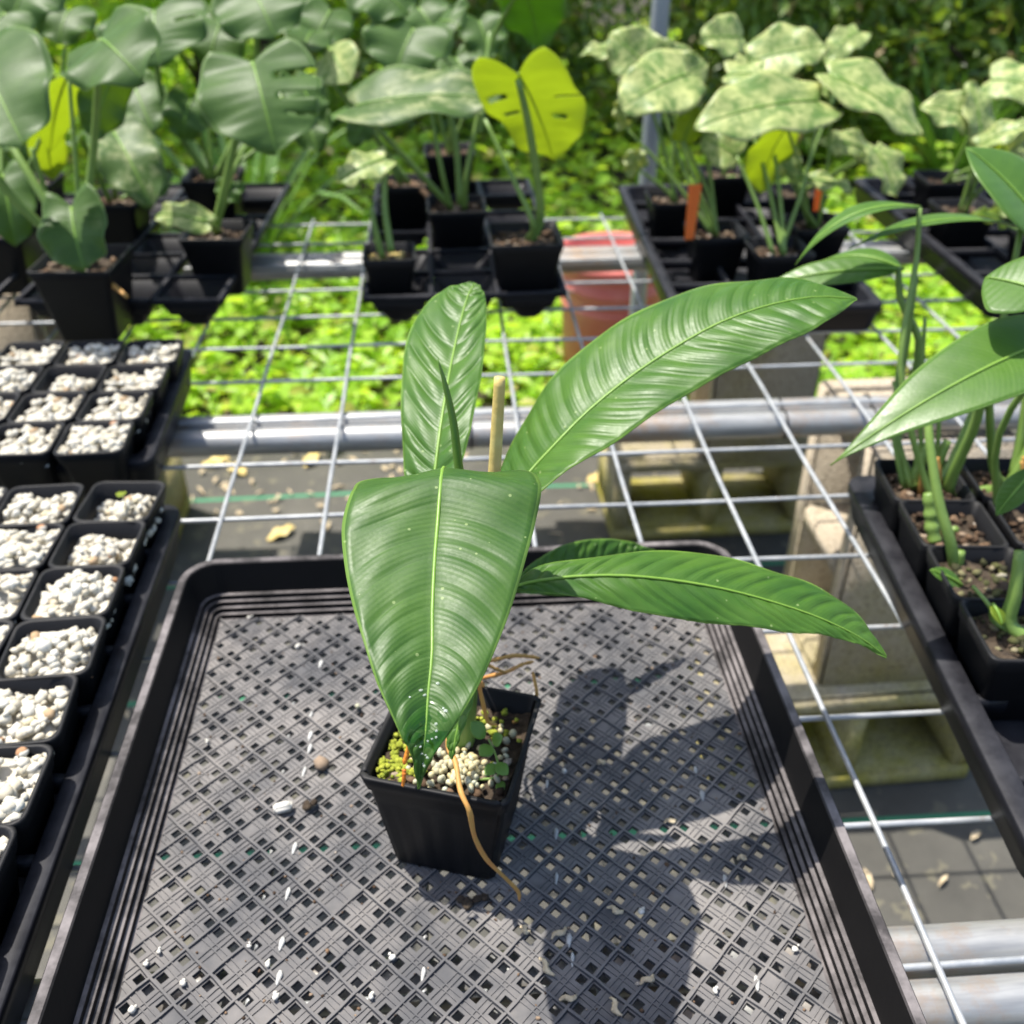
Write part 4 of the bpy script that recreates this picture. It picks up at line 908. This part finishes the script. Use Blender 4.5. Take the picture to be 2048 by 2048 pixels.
# --- middle carrier
B1 = plant_pot((.105, 1.325, .018), R(1), 'pot of the split-leaf plant with one big yellow backlit leaf', .095, .095)
bleaf(B1, (0.0919, 1.27, 0.3226), (0.1473, 1.37, 0.1967), .148, (.1, .62, .7), 'young_leaf', nu=26, nv=50, lobe=.2, slits=[(-1, .25, .30, .45, .85), (-1, .43, .48, .4, .8), (1, .33, .37, .45, 1.1), (1, .52, .56, .3, .65)], fold=.1)
stalk(B1, [B1.location + Vector((.01, 0, .085)), (0.1258, 1.32, 0.1427), (0.1081, 1.29, 0.2514), (0.0919, 1.27, 0.3167)], .0055)
stalk(B1, [B1.location + Vector((.005, .005, .085)), (0.1145, 1.31, 0.1319), (0.0842, 1.33, 0.1959), (0.0552, 1.36, 0.2524)], .0035)
bleaf(B1, (0.1071, 1.42, 0.3986), (0.1368, 1.49, 0.3229), .11, (.2, .6, .7), 'climber_leaf', rib=.0015)
stalk(B1, [(0.0501, 1.42, 0.222), (0.0696, 1.5, 0.3154), (0.1045, 1.43, 0.3957)], .0035)
B2 = plant_pot((.016, 1.492, .02), R(1), 'pot of a grey-green plant carrying a broad flat white-flecked leaf', .085, .085, depth=.012)
bleaf(B2, (-0.1156, 1.44, 0.2544), (0.0783, 1.4, 0.2719), .135, (-.05, -.42, 1), 'monstera_var', pet=(.08, (.0, 0, 0)), r=.004, bow=.05, lobe=.1, sweep=.2)
bleaf(B2, (-0.0358, 1.55, 0.3325), (-0.0636, 1.5, 0.2816), .145, (0, -.6, .75), 'monstera_leaf', pet=(.08, (.02, 0, 0)), r=.004, lobe=.2)
bleaf(B2, (-0.0936, 1.6, 0.3839), (-0.0425, 1.56, 0.3494), .12, (0, -.6, .75), 'monstera_leaf', pet=None)
B3 = plant_pot((-.078, 1.318, .02), R(2), 'small pot of pale grit with one green stem in the open carrier', .068, .075, fill='cut_stem')
bleaf(B3, (-0.0761, 1.36, 0.2044), (-0.1403, 1.33, 0.183), .06, (-.2, -.6, .8), 'pale_leaf', pet=(.07, (-.005, 0, 0)), r=.0042, lobe=.1)
stalk(B3, [B3.location + Vector((-.01, .005, .065)), B3.location + Vector((-.016, .006, .1)), B3.location + Vector((-.02, .01, .13))], .004)
B4 = plant_pot((.010, 1.79, .02), R(1), 'pot standing at the back of the open carrier', .085, .09)
bleaf(B4, (0.0019, 1.72, 0.3192), (0.0323, 1.68, 0.3185), .1, UPF, 'monstera_leaf', pet=(.08,), r=.003)
B5 = plant_pot((-.062, 1.62, .02), R(1), 'pot with a brown root spilling over its edge', .075, .085)
stalk(B5, [B5.location + Vector((.01, -.02, .085)), B5.location + Vector((.035, -.045, .07)), B5.location + Vector((.04, -.048, .02)), B5.location + Vector((.036, -.05, .0))], .004, 'aerial_root', 'bark')
bleaf(B5, (-0.1634, 1.62, 0.2989), (-0.1301, 1.56, 0.2622), .075, (-.4, -.6, .6), 'pale_leaf', pet=(.08,), r=.004, kind='lance')
bleaf(B5, (-0.1982, 1.62, 0.2992), (-0.1853, 1.7, 0.3088), .08, UPF, 'monstera_leaf', pet=(.08,), r=.003)
for (t_, B, T, w, n0, m_) in ((B4, (0.0252, 1.74, 0.2623), (0.0567, 1.7, 0.2058), .09, UPF, 'monstera_leaf'), (B5, (-0.1158, 1.6, 0.202), (-0.1365, 1.57, 0.1709), .05, UPF, 'monstera_leaf'), (B4, (0.066, 1.78, 0.3104), (0.0806, 1.74, 0.2617), .09, UPF, 'monstera_leaf'), (B4, (-0.0314, 1.8, 0.328), (0.0007, 1.76, 0.2828), .1, UPF, 'monstera_leaf')):
    bleaf(t_, B, T, w, n0, m_, pet=(.08, (random.uniform(-.02, .02), 0, 0)), r=.0028)
stalk(B2, [B2.location + Vector((.012, 0, .075)), (0.0317, 1.47, 0.152), (0.0536, 1.5, 0.2395), (0.0708, 1.52, 0.3324)], .0038)
stalk(B2, [B2.location + Vector((-.008, 0, .075)), (-0.0026, 1.48, 0.1498), (-0.0129, 1.5, 0.2117), (-0.023, 1.54, 0.2893)], .0032)
# --- variegated plants, flat trays
def var_plant(loc, label, leaves, w=.078, tag_=None):
    t = plant_pot(loc, R(random.uniform(-3, 3)), label, w, .075, group=None)
    for (B, T, wd_, n0, mat) in leaves: bleaf(t, B, T, wd_, n0, mat, pet=(.065, (random.uniform(-.01, .01), 0, 0)), r=.0027, lobe=.1, rib=.0014, nu=14, nv=26, wav=.005, lump=.07, bow=random.uniform(.03, .1), fold=random.uniform(.05, .3))
    return t
var_plant((.392, 1.415, .008), 'variegated plant standing beside the orange tag', [((0.3366, 1.44, 0.289), (0.2378, 1.38, 0.2653), .115, (-.1, -.7, .75), 'pale_leaf'), ((0.3092, 1.48, 0.2752), (0.2375, 1.52, 0.3295), .09, (-.5, -.7, .4), 'pale_leaf'), ((0.3069, 1.5, 0.2574), (0.3756, 1.5, 0.293), .085, (.3, -.7, .5), 'pale_leaf'), ((0.3354, 1.43, 0.2046), (0.3492, 1.42, 0.2521), .05, (0, .8, .3), 'young_leaf'), ((0.2609, 1.48, 0.2121), (0.2473, 1.48, 0.2481), .03, (-.7, -.6, .3), 'pale_leaf')])
var_plant((.362, 1.58, .008), 'variegated plant before the steel post', [((0.2875, 1.6, 0.2864), (0.2052, 1.58, 0.2956), .045, (0, -.5, .9), 'pale_leaf'), ((0.3035, 1.58, 0.1252), (0.2849, 1.58, 0.1536), .05, (0, -.9, .4), 'pale_leaf'), ((0.378, 1.62, 0.2635), (0.3032, 1.6, 0.2899), .075, (-.2, -.7, .6), 'pale_leaf')])
var_plant((.462, 1.335, .008), 'variegated plant with the broadest leaf, in front of the orange tag', [((0.501, 1.38, 0.265), (0.3265, 1.32, 0.2553), .115, (0, -.65, .85), 'pale_leaf'), ((0.4503, 1.46, 0.2494), (0.5385, 1.44, 0.2695), .06, (0, -.3, 1), 'pale_leaf'), ((0.4048, 1.4, 0.1895), (0.3587, 1.42, 0.2116), .062, (0, -.8, .5), 'pale_leaf'), ((0.4078, 1.5, 0.2773), (0.4905, 1.48, 0.273), .07, (0, -.4, 1), 'pale_leaf')])
var_plant((.548, 1.44, .008), 'variegated plant with a backlit yellow lower leaf', [((0.4598, 1.37, 0.2341), (0.4531, 1.44, 0.1359), .085, (-.2, .6, .7), 'young_leaf'), ((0.4433, 1.58, 0.3117), (0.3767, 1.55, 0.3182), .075, (0, -.75, .6), 'pale_leaf'), ((0.4457, 1.52, 0.2909), (0.5431, 1.5, 0.3138), .095, (0, -.7, .7), 'pale_leaf'), ((0.4919, 1.4, 0.159), (0.5679, 1.37, 0.1514), .035, (0, -.45, .9), 'pale_leaf'), ((0.5243, 1.42, 0.2903), (0.6478, 1.36, 0.2302), .12, (.35, -.55, .85), 'pale_leaf')])
var_plant((.57, 1.6, .008), 'variegated plant with small leaves on long stalks behind the broad ones', [((0.6386, 1.5, 0.1639), (0.5493, 1.48, 0.1892), .055, (0, -.7, .7), 'pale_leaf'), ((0.624, 1.46, 0.1817), (0.6527, 1.42, 0.1226), .075, (.4, -.75, .4), 'pale_leaf'), ((0.6636, 1.7, 0.3007), (0.6045, 1.66, 0.2692), .06, (0, -.6, .8), 'pale_leaf')])
var_plant((.80, 1.50, .008), 'pale variegated plant in the right-hand celled tray', [((0.7891, 1.5, 0.2108), (0.7033, 1.5, 0.2342), .075, (0, -.7, .7), 'pale_leaf'), ((0.7906, 1.48, 0.1854), (0.7767, 1.52, 0.262), .06, (.2, -.8, .4), 'pale_leaf'), ((0.7726, 1.45, 0.1855), (0.8297, 1.42, 0.2207), .05, (0, -.5, .9), 'pale_leaf'), ((0.812, 1.45, 0.1433), (0.7824, 1.45, 0.1927), .06, (0, .6, .4), 'young_leaf')])
var_plant((.84, 1.66, .008), 'cream leaved variegated plant behind the pale one', [((0.8471, 1.6, 0.2464), (0.9262, 1.55, 0.2322), .1, (0, -.6, .8), 'pale_leaf'), ((0.9138, 1.62, 0.1037), (0.9187, 1.6, 0.1748), .07, (0, -.8, .5), 'pale_leaf'), ((0.9042, 1.6, 0.1342), (0.9408, 1.56, 0.1192), .06, (0, -.8, .5), 'pale_leaf')])
var_plant((.86, 1.36, .008), 'short stemmed variegated plant at the front of the right-hand celled tray', [((0.7996, 1.38, 0.095), (0.745, 1.36, 0.1176), .03, (0, -.6, .8), 'young_leaf'), ((0.8028, 1.4, 0.1041), (0.8201, 1.4, 0.1267), .035, (0, -.6, .8), 'pale_leaf')])
var_plant((.48, 1.72, .008), 'variegated plant at the back of the celled tray', [((0.5917, 1.74, 0.0683), (0.6034, 1.74, 0.1128), .05, (0, -.7, .6), 'pale_leaf'), ((0.5392, 1.75, 0.2549), (0.472, 1.72, 0.2368), .07, (0, -.6, .8), 'pale_leaf')])
def plant_tag(B, T, w, label):
    B, T = Vector(B), Vector(T); s = Vector((1, .15, 0)).normalized() * w / 2; n = (T - B).cross(s).normalized() * .0006
    V = [B - s * .7 - n, B + s * .7 - n, T + s - n, T - s - n, B - s * .7 + n, B + s * .7 + n, T + s + n, T - s + n]
    o = mk('plant_tag', [v - B for v in V], [(0, 3, 2, 1), (4, 5, 6, 7), (0, 1, 5, 4), (1, 2, 6, 5), (2, 3, 7, 6), (3, 0, 4, 7)], 'orange_tag', smooth=False); o.location = B; tag(o, label, 'plant tag')
plant_tag((0.3433, 1.375, 0.082), (0.347, 1.385, 0.1564), .019, 'upright orange plastic plant tag in a variegated pot')
plant_tag((0.5769, 1.52, 0.0733), (0.5781, 1.525, 0.1094), .015, 'orange plastic tag half hidden behind a yellow leaf')
# --- climbers, right carrier
def rotp(i, j):     # cell of the right carrier
    return (.421 + .0785 * i - .0037 * j, .738 - .003 * i - .0683 * j, .007)
CL = {}
labs = {(0, 0): 'climber in the corner pot at the back of its carrier', (1, 0): 'climber with stout warty stems beside the corner pot', (0, 1): 'climber with a knobbly jointed stem and a pale sheath', (1, 1): 'climber pot with gritty soil behind the small shoot', (0, 2): 'climber stump with a small side leaf over mossy soil', (1, 2): 'climber pot at the right of the stump', (0, 3): 'climber with a thin curling shoot over green mossy grit', (1, 3): 'climber pot at the right of the curling shoot', (0, 4): 'empty looking climber pot nearest the carrier front'}
for (i, j), lab in labs.items():
    if (i, j) == (0, 4): continue
    CL[i, j] = plant_pot(rotp(i, j), R(-4.8), lab, .069, .068, fill='grit' if j in (2, 3) else 'bark', depth=.013, base=.78)
C00, C10, C01, C02, C03 = CL[0, 0], CL[1, 0], CL[0, 1], CL[0, 2], CL[0, 3]
def cl_leaf(t, B, T, w, n0, **kw):
    kw.setdefault('kind', 'lance'); kw.setdefault('pleat', .0002); kw.setdefault('nve', 10); kw.setdefault('bow', .08); bleaf(t, B, T, w, n0, kw.pop('mat', 'climber_leaf'), nu=16, nv=36, rib=.0013, **kw)
cl_leaf(C10, (0.4661, 0.64, 0.2659), (0.2627, 0.585, 0.1885), .068, (-.2, -.3, 1), bow=.08, fold=.2, kind='acum')
stalk(C10, [C10.location + Vector((0, 0, .06)), (0.4854, 0.7, 0.0369), (0.4479, 0.69, 0.137), (0.4436, 0.66, 0.2193), (0.4644, 0.64, 0.2651)], .003)
cl_leaf(C01, (0.3899, 0.8, 0.3014), (0.2928, 0.8, 0.255), .034, (-.2, .1, 1), bow=.17, fold=.3, kind='acum')
stalk(C01, [C01.location + Vector((.004, 0, .06)), (0.4312, 0.715, 0.0464), (0.384, 0.75, 0.1677), (0.3931, 0.79, 0.2562), (0.3899, 0.8, 0.3014)], .0028)
cl_leaf(C00, (0.493, 0.82, 0.2759), (0.3361, 0.8, 0.2677), .042, (-.1, .15, 1), bow=.09, fold=.3, kind='acum')
stalk(C00, [C00.location + Vector((.01, 0, .06)), (0.4621, 0.77, 0.0789), (0.4899, 0.8, 0.1763), (0.4937, 0.82, 0.2782)], .0034)
cl_leaf(C00, (0.3932, 0.81, 0.2442), (0.332, 0.86, 0.2322), .034, (-.1, 0, 1), bow=.13, fold=.3, kind='acum')
cl_leaf(C00, (0.3835, 0.8, 0.249), (0.2815, 0.82, 0.2312), .030, (-.1, -.4, .9), bow=.05)
stalk(C00, [C00.location + Vector((-.006, 0, .06)), (0.4061, 0.775, 0.0951), (0.4145, 0.79, 0.178), (0.3925, 0.8, 0.2192), (0.3856, 0.805, 0.2486)], .0036)
stalk(C00, [C00.location + Vector((-.01, 0, .06)), (0.4014, 0.775, 0.1119), (0.401, 0.79, 0.1886), (0.4002, 0.8, 0.243)], .003)
cl_leaf(C10, (0.5168, 0.8, 0.2636), (0.4477, 0.86, 0.3339), .085, (.45, -.6, .6), bow=.06, fold=.25)
stalk(C10, [C10.location + Vector((.01, .01, .06)), (0.512, 0.76, 0.1162), (0.5088, 0.78, 0.2096), (0.5168, 0.8, 0.2636)], .004)
cl_leaf(CL[1, 1], (0.411, 0.62, 0.2952), (0.3811, 0.66, 0.2944), .06, (-.1, -.6, .8), bow=.05)
stalk(CL[1, 1], [CL[1, 1].location + Vector((0, 0, .06)), (0.4437, 0.64, 0.1847), (0.411, 0.62, 0.2952)], .004)
cl_leaf(CL[1, 1], (0.4411, 0.62, 0.1592), (0.3964, 0.585, 0.1403), .022, (-.5, -.4, .7), bow=.05)
stalk(CL[1, 1], [CL[1, 1].location + Vector((0, .006, .06)), (0.4698, 0.64, 0.106), (0.4411, 0.62, 0.1592)], .002)
# pale sheath and swollen joints of the stump plants
stalk(C02, [(0.4098, 0.625, 0.0397), (0.3974, 0.63, 0.0799), (0.3861, 0.645, 0.1115), (0.3797, 0.67, 0.1512), (0.3806, 0.69, 0.174)], .0042, 'sheath', 'petiole_green')
stalk(C02, [C02.location + Vector((.004, .004, .05)), (0.4072, 0.623, 0.0551), (0.4051, 0.628, 0.0757)], .005, 'stump', 'petiole_green')
cl_leaf(C02, (0.3971, 0.6, 0.0627), (0.3702, 0.605, 0.0761), .014, (0, -.5, 1), bow=.06)
wpart('stem', tube([(0.3984, 0.656, 0.0655), (0.3956, 0.663, 0.078), (0.3941, 0.668, 0.0897), (0.3917, 0.674, 0.1027)], [.0062, .0052, .0066, .005, .0064, .0048, .006, .0044], 10, 24), 'petiole_green', C01)
stalk(C01, [(0.4029, 0.66, 0.069), (0.4002, 0.668, 0.0905), (0.3973, 0.68, 0.1143)], .0022, 'aerial_root', 'root_skin')
stalk(C03, [C03.location + Vector((.02, -.004, .05)), (0.4075, 0.545, 0.0677), (0.4065, 0.55, 0.094), (0.4064, 0.56, 0.1252)], .0055, 'stump', 'petiole_green')
cl_leaf(C03, (0.3918, 0.55, 0.0848), (0.394, 0.535, 0.0769), .012, (.3, -.8, .4), mat='young_leaf')
stalk(C03, [C03.location + Vector((.012, -.002, .054)), (0.3978, 0.548, 0.0683), (0.3909, 0.55, 0.0823), (0.3822, 0.565, 0.0909)], .0018)
for t in (C00, C00, C10, C10):
    b0 = t.location + Vector((random.uniform(-.01, .012), random.uniform(-.01, .01), .055)); stalk(t, [b0, b0 + Vector((.004, 0, .02)), b0 + Vector((.01, .004, .045))], .005, 'stump')
    stalk(t, [b0 + Vector((.006, -.01, 0)), b0 + Vector((.002, -.012, .02)), b0 + Vector((-.002, -.008, .035))], .002, 'aerial_root', 'root_skin')
for (px_, b_x, t_x) in ((0, -.014, (0.3962, 0.79, 0.1887)), (1, .004, (0.407, 0.78, 0.2125)), (2, .012, (0.4265, 0.77, 0.1666)), (3, -.004, (0.3896, 0.775, 0.1551))):
    b0 = C00.location + Vector((b_x, .004, .055)); tp = Vector(t_x); stalk(C00, [b0, b0.lerp(tp, .45) + Vector((.006 * (px_ - 1.5), 0, 0)), tp], .0022)
stalk(C10, [C10.location + Vector((-.012, 0, .055)), (0.4461, 0.735, 0.0612), (0.4427, 0.72, 0.1407), (0.4333, 0.71, 0.1955)], .0048)
stalk(C10, [C10.location + Vector((.016, 0, .055)), (0.4831, 0.73, 0.0798), (0.4559, 0.72, 0.1402), (0.4333, 0.71, 0.2002)], .004)
